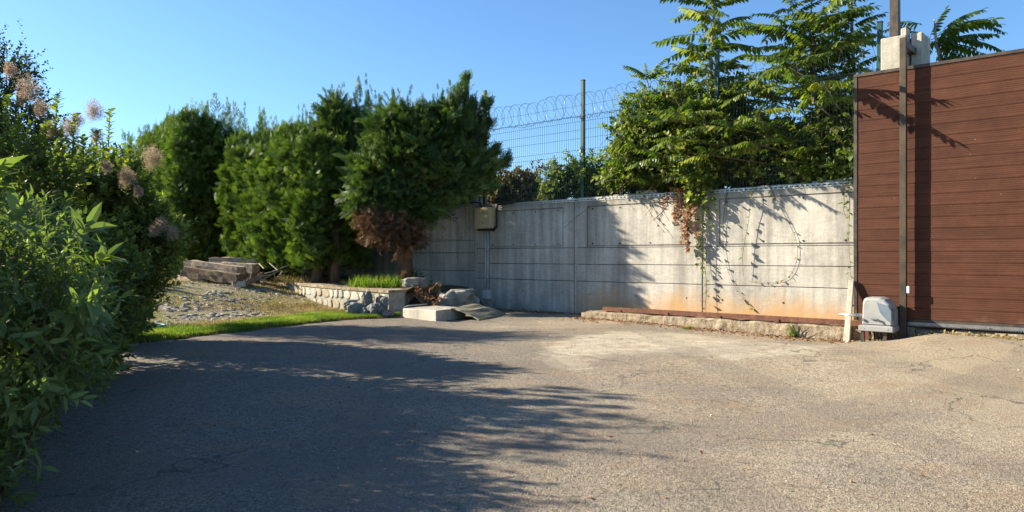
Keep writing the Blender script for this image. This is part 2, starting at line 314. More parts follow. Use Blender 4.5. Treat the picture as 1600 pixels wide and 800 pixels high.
def unit(a): return a/np.maximum(np.linalg.norm(a, axis=-1, keepdims=True), 1e-9)
def inst(temp, P, X, Z, sc, wsc=None):
    """copies of a small template (vertices, faces): X along the leaf, Z its normal"""
    tv, tf = temp; X = unit(X); Y = unit(np.cross(Z, X)); Z = np.cross(X, Y); sc = np.asarray(sc)[:, None]; ws = sc if wsc is None else sc*np.asarray(wsc)[:, None]
    V = P[:, None]+(tv[None, :, :1]*(X*sc)[:, None]+tv[None, :, 1:2]*(Y*ws)[:, None]+tv[None, :, 2:]*(Z*sc)[:, None])
    n, k = len(P), len(tv); lp = np.concatenate([np.array(f) for f in tf]); L = (lp[None]+(np.arange(n)*k)[:, None]).ravel()
    cnt = np.array([len(f) for f in tf]); st = np.concatenate([[0], np.cumsum(cnt)[:-1]]); ST = (st[None]+(np.arange(n)*len(lp))[:, None]).ravel()
    return V.reshape(-1, 3), L, ST
def merge(parts):
    V = []; L = []; T = []; TT = []; nv = 0; nl = 0
    for v, l, st, t in parts:
        V.append(v); L.append(l+nv); T.append(st+nl); TT.append(t); nv += len(v); nl += len(l)
    return np.concatenate(V), np.concatenate(L), np.concatenate(T), np.concatenate(TT)
def leaf_t(w=.22, fold=.25, droop=.18, mid=.45):
    a, b = mid*.62, mid*1.5
    v = [(0, 0, 0), (a, w, fold*w), (a, 0, 0), (a, -w, fold*w), (b, w*.82, fold*w-droop*.45), (b, 0, -droop*.4), (b, -w*.82, fold*w-droop*.45), (1, 0, -droop)]
    return np.array(v, float), [(0, 2, 1), (0, 3, 2), (1, 2, 5, 4), (2, 3, 6, 5), (4, 5, 7), (5, 6, 7)]
def kite_t(w=.3, droop=.15):
    return np.array([(0, 0, 0), (.5, w, .05), (.5, -w, .05), (1, 0, -droop), (.5, 0, -.03)], float), [(0, 4, 1), (0, 2, 4), (1, 4, 3), (4, 2, 3)]
def spray_t(seed, pairs=7, wid=.40, bw=.058):
    r = random.Random(seed); v = []; f = []
    def tri(a, b, w):
        a = Vector(a); b = Vector(b); d = (b-a); s = Vector((-d.y, d.x, 0)).normalized()*w*.5; k = len(v)
        m = a+d*.45; v.extend([a[:], (m+s)[:], b[:], (m-s)[:]]); f.append((k, k+1, k+2, k+3))
    tri((0, 0, 0), (1, 0, r.uniform(-.08, .02)), bw)
    for i in range(pairs):
        t = .12+.78*i/(pairs-1); l = wid*(1-.75*t)*r.uniform(.8, 1.25)+.06
        for sg in (-1, 1):
            an = r.uniform(.6, .95); a = (t, 0, -.05*t); b = (t+l*math.cos(an), sg*l*math.sin(an), -.05*t+r.uniform(-.09, .07)); tri(a, b, bw*.95)
            if l > .25:
                c = Vector(a).lerp(Vector(b), .5); tri(c, c+Vector((l*.5*math.cos(an-.7), sg*l*.5*math.sin(an-.7), r.uniform(-.05, .05))), bw*.8)
    return np.array(v, float), f
SPRAYS = [spray_t(i) for i in range(4)]
def ells_surface(ells, n, depth=(.82, 1.0), lump=.16, lscale=1.1, zmin=None, keep=None, seed=0):
    """points near the surface of a union of ellipsoids ((cx,cy,cz),(rx,ry,rz)) with outward normals, lumpy"""
    C = np.array([e[0] for e in ells], float); RD = np.array([e[1] for e in ells], float)
    ar = np.array([(r[0]*r[1]+r[0]*r[2]+r[1]*r[2]) for r in RD]); out = []; on = []; tot = 0
    while tot < n:
        m = int(n*1.6)+50; k = rng.choice(len(ells), m, p=ar/ar.sum()); u = unit(rng.normal(size=(m, 3))); d = rng.uniform(*depth, m)
        q = u*3.0*lscale; lumpv = np.sin(q[:, 0]*2.1+k*1.7+seed)*np.sin(q[:, 1]*1.9+k*.9+seed*2)*np.cos(q[:, 2]*2.3+k*2.1)+.5*np.sin(q[:, 0]*5.3+k)*np.sin(q[:, 2]*4.7+seed)*np.cos(q[:, 1]*5.1)
        d = d*(1+lump*lumpv); p = C[k]+u*RD[k]*d[:, None]; nr = unit(u/RD[k])
        ok = np.ones(m, bool)
        for j in range(len(ells)):
            ok &= ~((((p-C[j])/RD[j])**2).sum(1) < .52) | (k == j)
        if zmin is not None: ok &= p[:, 2] > zmin
        if keep is not None: ok &= keep(p)
        out.append(p[ok]); on.append(nr[ok]); tot += ok.sum()
    return np.concatenate(out)[:n], np.concatenate(on)[:n]
UP = np.array([0, 0, 1.])
def sprays(P, Nn, per, ln, up=.5, jit=.45, tint=None, spread=.12):
    n = len(P)*per; Pp = np.repeat(P, per, 0)+rng.normal(size=(n, 3))*spread; D = unit(np.repeat(Nn, per, 0)+UP*up+rng.normal(size=(n, 3))*jit)
    Z = unit(np.cross(D, rng.normal(size=(n, 3)))+UP*.35); L = rng.uniform(ln[0], ln[1], n); Pp = Pp-D*L[:, None]*.5
    cl = .22*np.sin(P[:, 0]*6.1+P[:, 2]*4.3)*np.sin(P[:, 1]*5.3+P[:, 2]*7.7); ti = np.clip(np.repeat(rng.uniform(.15, .75, len(P))+cl, per)+rng.normal(size=n)*.14, 0, 1) if tint is None else np.full(n, tint)
    out = []
    for j in range(4):
        i = np.arange(j, n, 4); t = SPRAYS[j]; v, l, s = inst(t, Pp[i], D[i], Z[i], L[i]); out.append((v, l, s, np.repeat(ti[i], len(t[0]))))
    return merge(out)
def plumes(P, D, k, plen, ln, jit=.35, up=.3, wide=.55):
    """tapering feathery branch ends: k sprays strung along each axis, shorter towards its tip"""
    n = len(P); D = unit(D+UP*up+rng.normal(size=(n, 3))*jit); A = unit(np.cross(D, rng.normal(size=(n, 3)))); B = np.cross(D, A); L0 = rng.uniform(*plen, n); Pp = []; X = []; Z = []; S_2 = []; T = []; tt_ = rng.uniform(.1, .8, n)
    for i in range(k):
        t = (i+.5)/k; a = i*2.4+rng.uniform(-.5, .5, n); rad = A*np.cos(a)[:, None]+B*np.sin(a)[:, None]; x = unit(D*(.55+.8*t)+rad*wide*(1.15-t)+UP*.12)
        Pp.append(P+D*(L0*(t-.72))[:, None]); X.append(x); Z.append(unit(np.cross(x, rng.normal(size=(n, 3))*.6+B))); S_2.append(rng.uniform(*ln, n)*(1.15-.55*t)); T.append(np.clip(tt_+.25*(t-.5)+rng.normal(size=n)*.1, 0, 1))
    Pp, X, Z, S_2, T = (np.concatenate(q) for q in (Pp, X, Z, S_2, T)); out = []
    for j in range(4):
        i = np.arange(j, len(Pp), 4); t = SPRAYS[j]; v, l, s = inst(t, Pp[i], X[i], Z[i], S_2[i]); out.append((v, l, s, np.repeat(T[i], len(t[0]))))
    return merge(out)
def leaders(tops, ln=(.5, .9), k=16):
    """upright thin leading shoots with short side sprays"""
    P = []; D = []; L = []
    for (x, y, z, h) in tops:
        lean = np.array([random.uniform(-.22, .22), random.uniform(-.15, .15), 1.])
        for i in range(k):
            t = i/(k-1); a = random.uniform(0, 6.28); up = .5+.9*t
            P.append(np.array([x, y, z])+lean*h*t); D.append(np.array([math.cos(a), math.sin(a), up])); L.append((.22*(1-t)+.06)*h*random.uniform(.7, 1.2))
        P.append(np.array([x, y, z])); D.append(lean); L.append(h*1.02)
    P = np.array(P); D = unit(np.array(D)); L = np.array(L); Z = unit(np.cross(D, rng.normal(size=P.shape)))
    t = spray_t(9, 6, .34, .045); v, l, s = inst(t, P, D, Z, L); return v, l, s, np.repeat(rng.uniform(.3, .7, len(P)), len(t[0]))
def shoots(P, D, nl, leaf, ln, slen, spread=.9, whorl=False, w=None, tintc=None):
    """leafy shoots: stems from P along D with leaves spiralling round them"""
    n = len(P); D = unit(D); sl_ = rng.uniform(slen[0], slen[1], n); A = unit(np.cross(D, rng.normal(size=(n, 3)))); B = np.cross(D, A)
    Pp = []; X = []; Z = []; T = []; ts = rng.uniform(.1, .75, n) if tintc is None else tintc
    for i in range(nl):
        t = (i+.6)/nl if not whorl else .55+.45*(i+.5)/nl
        a = i*2.4+rng.uniform(-.3, .3, n); rad = A*np.cos(a)[:, None]+B*np.sin(a)[:, None]
        x = unit(rad*spread*(1.15-.6*t)+D*(.35+.7*t)+rng.normal(size=(n, 3))*.14)
        Pp.append(P+D*(sl_*t)[:, None]); X.append(x); Z.append(unit(D*1.2-x*.3+UP*.55)); T.append(np.clip(ts+.25*(t-.5)+rng.normal(size=n)*.1, 0, 1))
    Pp = np.concatenate(Pp); X = np.concatenate(X); Z = np.concatenate(Z); T = np.concatenate(T)
    v, l, s = inst(leaf, Pp, X, Z, rng.uniform(ln[0], ln[1], len(Pp))); return v, l, s, np.repeat(T, len(leaf[0]))
def stem_mesh(P, D, L, rad=.004):
    """thin three-sided twigs"""
    t = np.array([(0, 1, 0), (0, -.5, .87), (0, -.5, -.87), (1, .3, 0), (1, -.15, .26), (1, -.15, -.26)], float); f = [(0, 1, 4, 3), (1, 2, 5, 4), (2, 0, 3, 5)]
    n = len(P); D = unit(D); A = unit(np.cross(D, rng.normal(size=(n, 3)))); B = np.cross(D, A); L = np.asarray(L)
    V = P[:, None]+t[None, :, :1]*(D*L[:, None])[:, None]+rad*(t[None, :, 1:2]*A[:, None]+t[None, :, 2:]*B[:, None])
    lp = np.concatenate([np.array(q) for q in f]); LL = (lp[None]+(np.arange(n)*6)[:, None]).ravel(); ST = (np.arange(3)*4)[None]+(np.arange(n)*12)[:, None]
    return V.reshape(-1, 3), LL, ST.ravel()
def limb_net(mb, base, targets, r0, r1=.006, k=5, wob=.06, via=None):
    """curved limbs from points on a stem to the targets"""
    for (a, b) in targets:
        a = Vector(a); b = Vector(b); m = a.lerp(b, .5)+Vector((random.uniform(-wob, wob), random.uniform(-wob, wob), -(b-a).length*.10)); pts = [a, a.lerp(m, .5)+Vector((0, 0, -.01)), m, m.lerp(b, .5), b]
        mb.tube(pts, [r0, r0*.8, r0*.55, r0*.35, r1], k, False)

# ================================================================ GROUND
def grid_sheet(name, xs, ys, zf, m, kind='structure', mask=None):
    X, Y = np.meshgrid(xs, ys); Z = zf(X, Y); V = np.stack([X, Y, Z], -1).reshape(-1, 3); nx = len(xs); ny = len(ys)
    i, j = np.meshgrid(np.arange(nx-1), np.arange(ny-1)); a = (j*nx+i).ravel(); q = np.stack([a, a+1, a+nx+1, a+nx], 1)
    if mask is not None: q = q[mask(V[q].mean(1))]
    return tag(np_mesh(name, V, q.ravel(), np.arange(len(q))*4, m, smooth=True), kind=kind)
def graded(a, b, fine, far):
    core = np.arange(a, b, fine); out = []; d = fine; x = b
    while x < far: out.append(x); d *= 1.25; x += d
    lo = []; d = fine; x = a-fine
    while x > -far: lo.append(x); d *= 1.25; x -= d
    return np.array(lo[::-1]+list(core)+out)
XS = graded(-14, 14, .2, 900); YS = graded(-6, 26, .2, 900)
def under(X, Y):
    e = edge_dist(X, Y); s, d = sd(X, Y); road = (e < .12) & (d > -.25)
    return G(X, Y)-np.where(road, .06, 0)
def damp(X, Y): return G(np.clip(X, -14, 14), np.clip(Y, -6, 26))
grid_sheet('ground', XS, YS, lambda X, Y: under(np.clip(X, -14, 14), np.clip(Y, -6, 26)), M['yard'])
# the asphalt: a sheet between the garden edge and the wall line
def resample(P, n):
    P = np.array(P, float); L = np.concatenate([[0], np.cumsum(np.hypot(*(P[1:]-P[:-1]).T))]); t = np.linspace(0, L[-1], n); return np.stack([np.interp(t, L, P[:, 0]), np.interp(t, L, P[:, 1])], 1)
NR_, NC_ = 300, 260
Lc = resample(EDGE, NR_); s0, s1 = -.35, 20.
Rc = resample([W(25, -.1, 0)[:2], W(16, -.1, 0)[:2], W(8, -.1, 0)[:2], W(3, -.1, 0)[:2], W(-.35, -.1, 0)[:2]], NR_)
Rc[:, :] = resample([(16, -6), W(19, -.1, 0)[:2], W(12, -.1, 0)[:2], W(6, -.1, 0)[:2], W(-.3, -.1, 0)[:2]], NR_)
tt = np.linspace(0, 1, NC_)[None, :, None]; wob = .035*np.sin(Lc[:, 0]*9+Lc[:, 1]*5)+.02*np.sin(Lc[:, 1]*23); Lw = Lc+np.stack([wob, wob*.4], 1)
RV = (Lw[:, None]*(1-tt)+Rc[:, None]*tt); X, Y = RV[..., 0], RV[..., 1]; Zr = G(X, Y)+.006*np.sin(X*5+1.7*np.sin(Y*2.3))*np.sin(Y*4.1+X)
# shallow tyre tracks in the dust in front of the gate
s_, d_ = sd(X, Y)
V = np.stack([X, Y, Zr], -1).reshape(-1, 3); i, j = np.meshgrid(np.arange(NC_-1), np.arange(NR_-1)); a = (j*NC_+i).ravel(); q = np.stack([a, a+1, a+NC_+1, a+NC_], 1)
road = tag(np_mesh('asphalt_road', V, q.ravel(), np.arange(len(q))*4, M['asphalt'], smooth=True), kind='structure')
def poly_sdf(x, y, poly):
    best = np.full(x.shape, 1e9); ins = np.zeros(x.shape, bool); n = len(poly)
    for k in range(n):
        a = np.array(poly[k]); b = np.array(poly[(k+1) % n]); ab = b-a; t = np.clip(((x-a[0])*ab[0]+(y-a[1])*ab[1])/(ab@ab), 0, 1)
        best = np.minimum(best, np.hypot(x-a[0]-t*ab[0], y-a[1]-t*ab[1]))
        c = ((a[1] > y) != (b[1] > y)); ins ^= c & (x < (b[0]-a[0])*(y-a[1])/((b[1]-a[1]) or 1e-9)+a[0])
    return np.where(ins, best, -best)
def gpt(px, py, h=.45): y = (EYE-h)*F/(py-400); return ((px-800)/F*y, y)
pa = [gpt(*p) for p in ((838, 545), (900, 528), (1000, 519), (1120, 526), (1230, 536), (1318, 539), (1300, 546), (1140, 561), (1060, 552), (960, 552), (900, 572), (850, 566))]
pb = [gpt(*p, .4) for p in ((960, 592), (1080, 605), (1150, 622), (1080, 628), (1000, 612))]
sp = np.maximum(poly_sdf(V[:, 0], V[:, 1], pa), poly_sdf(V[:, 0], V[:, 1], pb)-.32)
at = road.data.attributes.new('patch', 'FLOAT', 'POINT'); at.data.foreach_set('value', np.clip(.5+sp*1.25, 0, 1).astype(np.float32))
pc = [gpt(*p, .5) for p in ((1330, 545), (1480, 527), (1800, 535), (1900, 640), (1560, 640), (1480, 625), (1420, 600), (1300, 585))]
ps = poly_sdf(V[:, 0], V[:, 1], pc); eg = np.clip(1-np.abs(edge_dist(V[:, 0], V[:, 1])+.12)/.35, 0, 1)*.5
at = road.data.attributes.new('sand', 'FLOAT', 'POINT'); at.data.foreach_set('value', np.clip(np.maximum(.42+ps*.35, eg), 0, 1).astype(np.float32))

# loose gravel and dead leaves on the road
peb = []
def pebbles(n, xr, yr, size, m, name, keep=None, flat=.5):
    x = rng.uniform(*xr, n); y = rng.uniform(*yr, n); ok = np.ones(n, bool) if keep is None else keep(x, y); x, y = x[ok], y[ok]; n = len(x); z = G(x, y)
    t = (np.array([(1, 0, 0), (0, 1, 0), (-1, 0, 0), (0, -1, 0), (.3, .2, .8), (-.2, -.3, -.6)], float), [(0, 1, 4), (1, 2, 4), (2, 3, 4), (3, 0, 4)])
    X = np.stack([rng.normal(size=n), rng.normal(size=n), rng.normal(size=n)*.2], 1); s = rng.uniform(.3, 1, n)**2*size+.002
    v, l, st = inst(t, np.stack([x, y, z+s*.1], 1), X, UP+rng.normal(size=(n, 3))*.25, s, rng.uniform(.6, 1.1, n)); return tag(np_mesh(name, v, l, st, m, kind='stuff', tint=np.repeat(rng.random(n), 6)))
tag(pebbles(5000, (-4, 8), (2.6, 13), .008, simple('grit', (.16, .14, .11), (.5, .45, .36), 30, .9, bst=0), 'gravel', lambda x, y: (edge_dist(x, y) < 0) & (sd(x, y)[1] > .7)), 'loose grit scattered over the asphalt', 'gravel')

# ================================================================ CONCRETE WALL
wall = thing('concrete_wall', 'long grey concrete boundary wall with framed panels and rust stains at its foot', 'wall', W(3, 0, .3))
BAY = 2.475; T0 = -.385
def slab(s0_, s1_, z0, z1, d=0): return MB().wbox(s0_, s1_, d-.14, d, z0, z1)
def framed(s0_, s1_, z0, z1, a0, a1, b0, b1, dep=.014):
    mb = MB(); F0 = 0; xs = [s0_, a0, a1, s1_]; zs = [z0, b0, b1, z1]
    P = lambda s, z, d=0: W(s, d, z)
    for i in range(3):
        for j in range(3):
            if i == 1 and j == 1: continue
            mb.add([P(xs[i], zs[j]), P(xs[i+1], zs[j]), P(xs[i+1], zs[j+1]), P(xs[i], zs[j+1])], [(0, 1, 2, 3)])
    r = [(a0, b0), (a1, b0), (a1, b1), (a0, b1)]; g_ = .018; q = [(a0+g_, b0+g_), (a1-g_, b0+g_), (a1-g_, b1-g_), (a0+g_, b1-g_)]
    for k in range(4):
        A, B = r[k], r[(k+1) % 4]; C_, D_ = q[k], q[(k+1) % 4]
        mb.add([P(*A), P(*B), P(*B, -dep-.012), P(*A, -dep-.012)], [(3, 2, 1, 0)])
        mb.add([P(*A, -dep-.012), P(*B, -dep-.012), P(*D_, -dep-.012), P(*C_, -dep-.012)], [(3, 2, 1, 0)])
        mb.add([P(*C_, -dep-.012), P(*D_, -dep-.012), P(*D_, -.004), P(*C_, -.004)], [(3, 2, 1, 0)])
    mb.add([P(*c, -.004) for c in q], [(0, 1, 2, 3)])
    # back and rims
    o = [(s0_, z0), (s1_, z0), (s1_, z1), (s0_, z1)]
    for k in range(4): A, B = o[k], o[(k+1) % 4]; mb.add([P(*A), P(*B), P(*B, -.14), P(*A, -.14)], [(0, 3, 2, 1)])
    mb.add([P(*c, -.14) for c in o], [(3, 2, 1, 0)]); return mb
for k in range(-4, 4):
    a = T0+k*BAY; b = a+BAY; left = k < 0; g0 = .035
    if k == 3: b = a+1.6
    zt = 2.74 if left else 2.455; zl = [(-.2, 1.20), (1.21, 1.56), (1.57, 1.805)] if left else [(-.2, 1.055), (1.064, 1.352), (1.361, 1.640)]
    for z0, z1 in zl: part('panel', slab(a+g0, b-g0, z0, z1, random.uniform(-.002, .002)), M['concrete'], wall, bevel=.004)
    ua = a+.25 if k else a+.36; ub = b-.27
    part('panel', framed(a+g0, b-g0, zl[-1][1]+.01, zt, ua, ub, zl[-1][1]+.028, zt-.085), M['concrete'], wall)
    th = MB()
    for (ss, zz) in [(ua+.12+(ub-ua-.24)*t, z) for t in (0, .33, .67, 1) for z in (zl[-1][1]+.075, zt-.14)]+[(a+.3+(BAY-.6)*t, .83+.02*random.random()) for t in (0, .5, 1)]:
        if k == 3 and ss > b-.1: continue
        c = Vector(W(ss, .0005, zz)); nn = Vector((NR[0], NR[1], 0)); th.tube([c-nn*.003, c+nn*.0025], random.uniform(.010, .016), 8)
    part('tie_holes', th, M['black'], wall, kind='stuff')
    if k != 0 or True: part('joint_post', MB().wbox(a-.026, a+.026, -.15, -.008, -.2, zt if not left else 2.74), M['concrete'], wall, bevel=.003)
part('backing', MB().wbox(T0-4*BAY, T0, -.24, -.142, -.2, 2.70).wbox(T0+.002, T0+3*BAY+1.6, -.24, -.142, -.2, 2.44), M['concrete'], wall)
# rough coping behind the tray
cp = MB(); x = 2.1
while x < 7.9:
    L_ = random.uniform(.35, .8); cp.wbox(x, x+L_-.004, -.25, -.03+random.uniform(-.03, .0), 2.458, 2.52+random.uniform(0, .06)); x += L_
part('coping', cp, M['pale_concrete'], wall, bevel=.012)
part('coping', MB().wbox(T0+.01, 2.08, -.25, .0, 2.458, 2.50), M['concrete'], wall, bevel=.008)
# perforated cable tray along the top
tray = thing('cable_tray', 'perforated galvanised cable tray fixed along the top edge of the concrete wall', 'cable tray', W(3, .03, 2.46))
for a, b in ((-.30, 2.15), (2.17, 4.5), (4.52, 6.85)):
    mb = MB(); mb.wbox(a, b, .004, .008, 2.458, 2.472).wbox(a, b, .004, .008, 2.492, 2.506); x = a
    while x < b-.06: mb.wbox(x, min(x+.028, b), .0035, .0075, 2.4722, 2.4918); x += .075
    mb.wbox(a, b, -.028, .0035, 2.5062, 2.5092)
    mb.v = [v for v in mb.v]; part('tray_length', mb, M['galv'], tray)

# ================================================================ MESH FENCE ON THE WALL
fence = thing('mesh_fence', 'dark green welded mesh fence with razor wire coil on top of the concrete wall', 'fence', W(3, -.12, 2.46))
fd = -.12
FP = [(s_at(757.5, fd), 2.4, 4.77), (s_at(911, fd), 2.4, 4.60), (s_at(1120.5, fd), 2.4, 4.68), (s_at(1375, fd), 2.4, 4.60)]
for i, (s, z0, z1) in enumerate(FP):
    hw = .03
    p = part('post', MB().wbox(s-hw, s+hw, fd-.03, fd+.03, z0, z1), M['fence'], fence, bevel=.003); part('cap', MB().wbox(s-hw-.004, s+hw+.004, fd-.034, fd+.034, z1+.0005, z1+.016), M['black'], p)
    for zc in (2.8, 3.4, 3.95): part('clamp', MB().wbox(s-.038, s+.038, fd+.031, fd+.042, zc-.02, zc+.02), M['black'], p)
for (sa, _, _), (sb, _, _) in zip(FP[:-1], FP[1:]):
    mb = MB(); a = sa+.04; b = sb-.04; n = int((b-a)/.05); zt = 3.98
    def off(z): 
        for f in (3.93, 3.33, 2.73):
            if abs(z-f) < .05: return .03*(1-abs(z-f)/.05)
        return 0
    zz = [2.50, 2.68, 2.73, 2.78, 3.28, 3.33, 3.38, 3.88, 3.93, 3.975, 4.0]
    for i in range(n+1): s = a+(b-a)*i/n; mb.tube([W(s, fd+.035+off(z), z) for z in zz], .0030, 3, False)
    for z in (2.53, 2.68, 2.78, 2.98, 3.13, 3.28, 3.38, 3.58, 3.73, 3.88, 3.975): mb.tube([W(a, fd+.035, z), W(b, fd+.035, z)], .0034, 3, False)
    part('mesh_panel', mb, M['wire'], fence, kind='stuff')
rz_ = MB(); pts = []; s0_ = FP[0][0]; s1_ = FP[3][0]; nt_ = int((s1_-s0_)/.21)
for ph, sg in ((0, 1), (1.3, -1)):
    pts = []
    for i in range(nt_*20+1):
        t = i/20; a = sg*2*math.pi*t+ph; rr = .215+.012*math.sin(t*1.7); ss = s0_+(s1_-s0_)*t/nt_+.02*math.sin(t*2.9)
        pts.append(W(ss, fd+.02+rr*math.cos(a), 4.17+.02*math.sin(t*.9)+rr*math.sin(a)))
    rz_.tube(pts, .0026, 3, False)
    for i in range(3, len(pts)-1, 2):
        p = Vector(pts[i]); d = (Vector(pts[i+1])-p).normalized()*.014; u = Vector((0, 0, 1)).cross(d).normalized()*.007
        rz_.add([p-d*.6, p+u, p+d*.6, p-u], [(0, 1, 2, 3)])
part('razor_wire', rz_, M['razor'], fence); 
tw = MB()
for z in (3.985, 4.17): tw.tube([W(s0_, fd, z), W(s1_, fd, z)], .003, 4, False)
part('tension_wire', tw, M['razor'], fence, kind='stuff')

# ================================================================ ELECTRIC BOX WITH CONDUITS
sb_ = s_at(754, .1); eb = thing('electrical_box', 'beige electrical box on the concrete wall with two grey pipes running down from it', 'electrical box', W(sb_, 0, .5))
bx0, bx1 = s_at(741, .18), s_at(765, .18); zt, zb = z_at(325, 14.5), z_at(357, 14.5)
p = part('cabinet', MB().wbox(bx0, bx1, .005, .15, zb, zt), M['box'], eb, bevel=.006)
part('cover', MB().wbox(bx0-.004, bx1+.004, .1505, .172, zb-.004, zt+.004), M['box'], p, bevel=.006)
for z in (zb+.1, zt-.1): part('lock', MB().tube([W(bx0+.23, .1722, z), W(bx0+.23, .178, z)], .011, 8), M['black'], p)
cbm = MB(); cbm.wbox(bx0+.03, bx1-.03, .01, .13, zb-.045, zb-.005); part('gland_plate', cbm, M['black'], eb)
for k in (0, 1):
    ss = (bx0+bx1)/2-.02+k*.055; q = part('conduit', MB().tube([W(ss, .045, zb-.045), W(ss, .045, .84)], .014, 8), M['pipe'], eb, smooth=True)
    for z in (1.1, 1.6): part('clip', MB().wbox(ss-.02, ss+.02, .002, .062, z-.012, z+.012), M['galv'], q)
part('junction_box', MB().wbox((bx0+bx1)/2-.065, (bx0+bx1)/2+.085, .005, .10, .66, .84), M['pipe'], eb, bevel=.006)
cab = MB(); cab.tube([W(bx0-.5, .03, zt+.12), W(bx0-.1, .03, zt+.13), W(bx0+.05, .05, zt+.10), W(bx0+.1, .08, zt+.004)], .018, 6).tube([W(bx1+.5, .07, 2.50), W(bx1+.10, .05, 2.49), W(bx1+.06, .05, 2.40), W(bx1+.055, .05, zb+.05), W(bx1-.03, .06, zb-.04)], .017, 6)
cab.tube([W(bx1+.5, .09, 2.52), W(bx1+.14, .08, 2.50), W(bx1+.09, .07, 2.38), W(bx1+.08, .06, zb+.02), W(bx1+.0, .07, zb-.06), W(bx1-.04, .06, zb-.045)], .011, 6)
part('cable', cab, M['black'], eb, smooth=True)

# ================================================================ GATE
GD = .495; gs0 = s_at(1334, GD); gs1 = 12.6; gz0, gz1 = .71, 3.80
gate = thing('sliding_gate', 'tall sliding gate clad in reddish brown horizontal boards', 'gate', W(9, GD, .6))
nb = 22; bh = (gz1-gz0-.05)/nb
def board_mesh(gap):
    mb = MB(); nf = 6; h = bh-gap; prof = [(-.022, 0), (0, 0)]
    for i in range(nf):
        z0 = h*(i+.08)/nf; z1 = h*(i+.92)/nf; g1 = .0016
        prof += [(0, z0), (-g1, z0+.003), (-g1, z0+.007), (0, z0+.010)] if i else []
    prof += [(0, h-.007), (.003, h-.005), (.003, h-.002), (0, h), (-.022, h)]
    n = len(prof); A = [W(gs0+.045, GD+d, z) for d, z in prof]; B = [W(gs1-.05, GD+d, z) for d, z in prof]; mb.add(A+B, [(i, i+n, (i+1) % n+n, (i+1) % n) for i in range(n)]+[tuple(range(n)), tuple(range(2*n-1, n-1, -1))])
    return mb
b0 = part('board', board_mesh(.0022), M['board'], gate); b0.location.z = gz0+.025
for i in range(1, nb):
    o = b0.copy(); COL.objects.link(o); o.parent = gate; o.location = (Vector((NR[0], NR[1], 0))*random.uniform(-.0015, .0015))+Vector((0, 0, gz0+.025+i*bh))
fr = MB(); fr.wbox(gs0, gs0+.043, GD-.07, GD+.008, gz0-.03, gz1-.02)
part('side_frame', fr, M['steel'], gate, bevel=.003)
part('top_frame', MB().wbox(gs0, gs1, GD-.07, GD+.006, gz1-.019, gz1+.022), M['steel'], gate, bevel=.004)
part('bottom_frame', MB().wbox(gs0+.045, gs1, GD-.07, GD-.001, gz0-.06, gz0+.020), M['steel'], gate)
part('backing_frame', MB().wbox(gs0+.05, gs1-.05, GD-.065, GD-.03, gz0+.025, gz1-.021), M['steel'], gate)
rk = MB(); ra = s_at(1417, GD+.03); rk.wbox(ra, gs1, GD+.002, GD+.026, gz0-.05, gz0-.012); x = ra
rack = part('gear_rack', rk, M['rail'], gate)
tm = MB()
while x < gs1: tm.wbox(x, x+.012, GD+.003, GD+.025, gz0-.062, gz0-.0505); x += .024
part('teeth', tm, M['rail'], rack, kind='stuff')
for x in np.arange(ra+.25, gs1, .6): part('bolt', MB().tube([W(x, GD+.0262, gz0-.031), W(x, GD+.036, gz0-.031)], .011, 6), M['galv'], rack)
# plinth of the gate on the apron
def rough_block(a, b, d0, d1, z0, z1):
    mb = MB(); n = max(int((b-a)/.07), 2); prof = [(d0, z0), (d1, z0), (d1, z0+(z1-z0)*.5), (d1, z0+(z1-z0)*.8), (d1-.005, z1-.02), (d1-.025, z1), ((d0+d1)/2, z1), (d0, z1)]; k = len(prof); V_ = []
    for i in range(n+1):
        s = a+(b-a)*i/n
        for j, (d, z) in enumerate(prof):
            q = mn.noise(Vector((s*6, j*1.7, 2))); q2 = max(0, mn.noise(Vector((s*3.1, 7, j*.5)))-.1); V_.append(W(s, d+(.009*q if j in (1, 2, 3, 4) else 0)-(.07*q2 if j in (4, 5) else 0), z+(.006*q-.05*q2 if j in (4, 5, 6) else 0)))
    return mb.add(V_, [(i*k+j, i*k+(j+1) % k, (i+1)*k+(j+1) % k, (i+1)*k+j) for i in range(n) for j in range(k)]+[tuple(range(k-1, -1, -1)), tuple(n*k+j for j in range(k))])
pl = MB(); x = s_at(1340, .45)
while x < gs1: L_ = random.uniform(.3, .7); q_ = rough_block(x, x+L_-.003, GD-.12, GD+random.uniform(-.02, .03), .2, gz0-.085+random.uniform(-.02, .01)); pl.add(q_.v, q_.f); x += L_
tag(part('gate_plinth', pl, M['kerb']), 'low crumbling concrete plinth under the brown gate', 'plinth')
# guide post in front of the gate
ps0, ps1 = s_at(1405.5, GD+.13), s_at(1415.5, GD+.13); gp = thing('guide_post', 'slim mottled steel post standing in front of the brown gate', 'post', W(ps0, GD+.1, .5)); py_ = 9.1
part('upright', MB().wbox(ps0, ps1, GD+.07, GD+.13, .3, z_at(62, py_)), M['post_steel'], gp, bevel=.003)
part('arm', MB().wbox(ps0+.01, ps1-.005, -.05, GD+.069, z_at(76, py_), z_at(66, py_)), M['steel'], gp)
part('guide_head', MB().wbox(ps0-.03, ps1-.01, .02, GD+.10, z_at(62, py_)+.001, z_at(46, py_)), M['pale_concrete'], gp, bevel=.004) if False else None
part('sensor', MB().wbox(ps1+.001, ps1+.035, GD+.09, GD+.125, z_at(458, 9), z_at(447, 9)), M['white'], gp, bevel=.003, label='small white photocell')
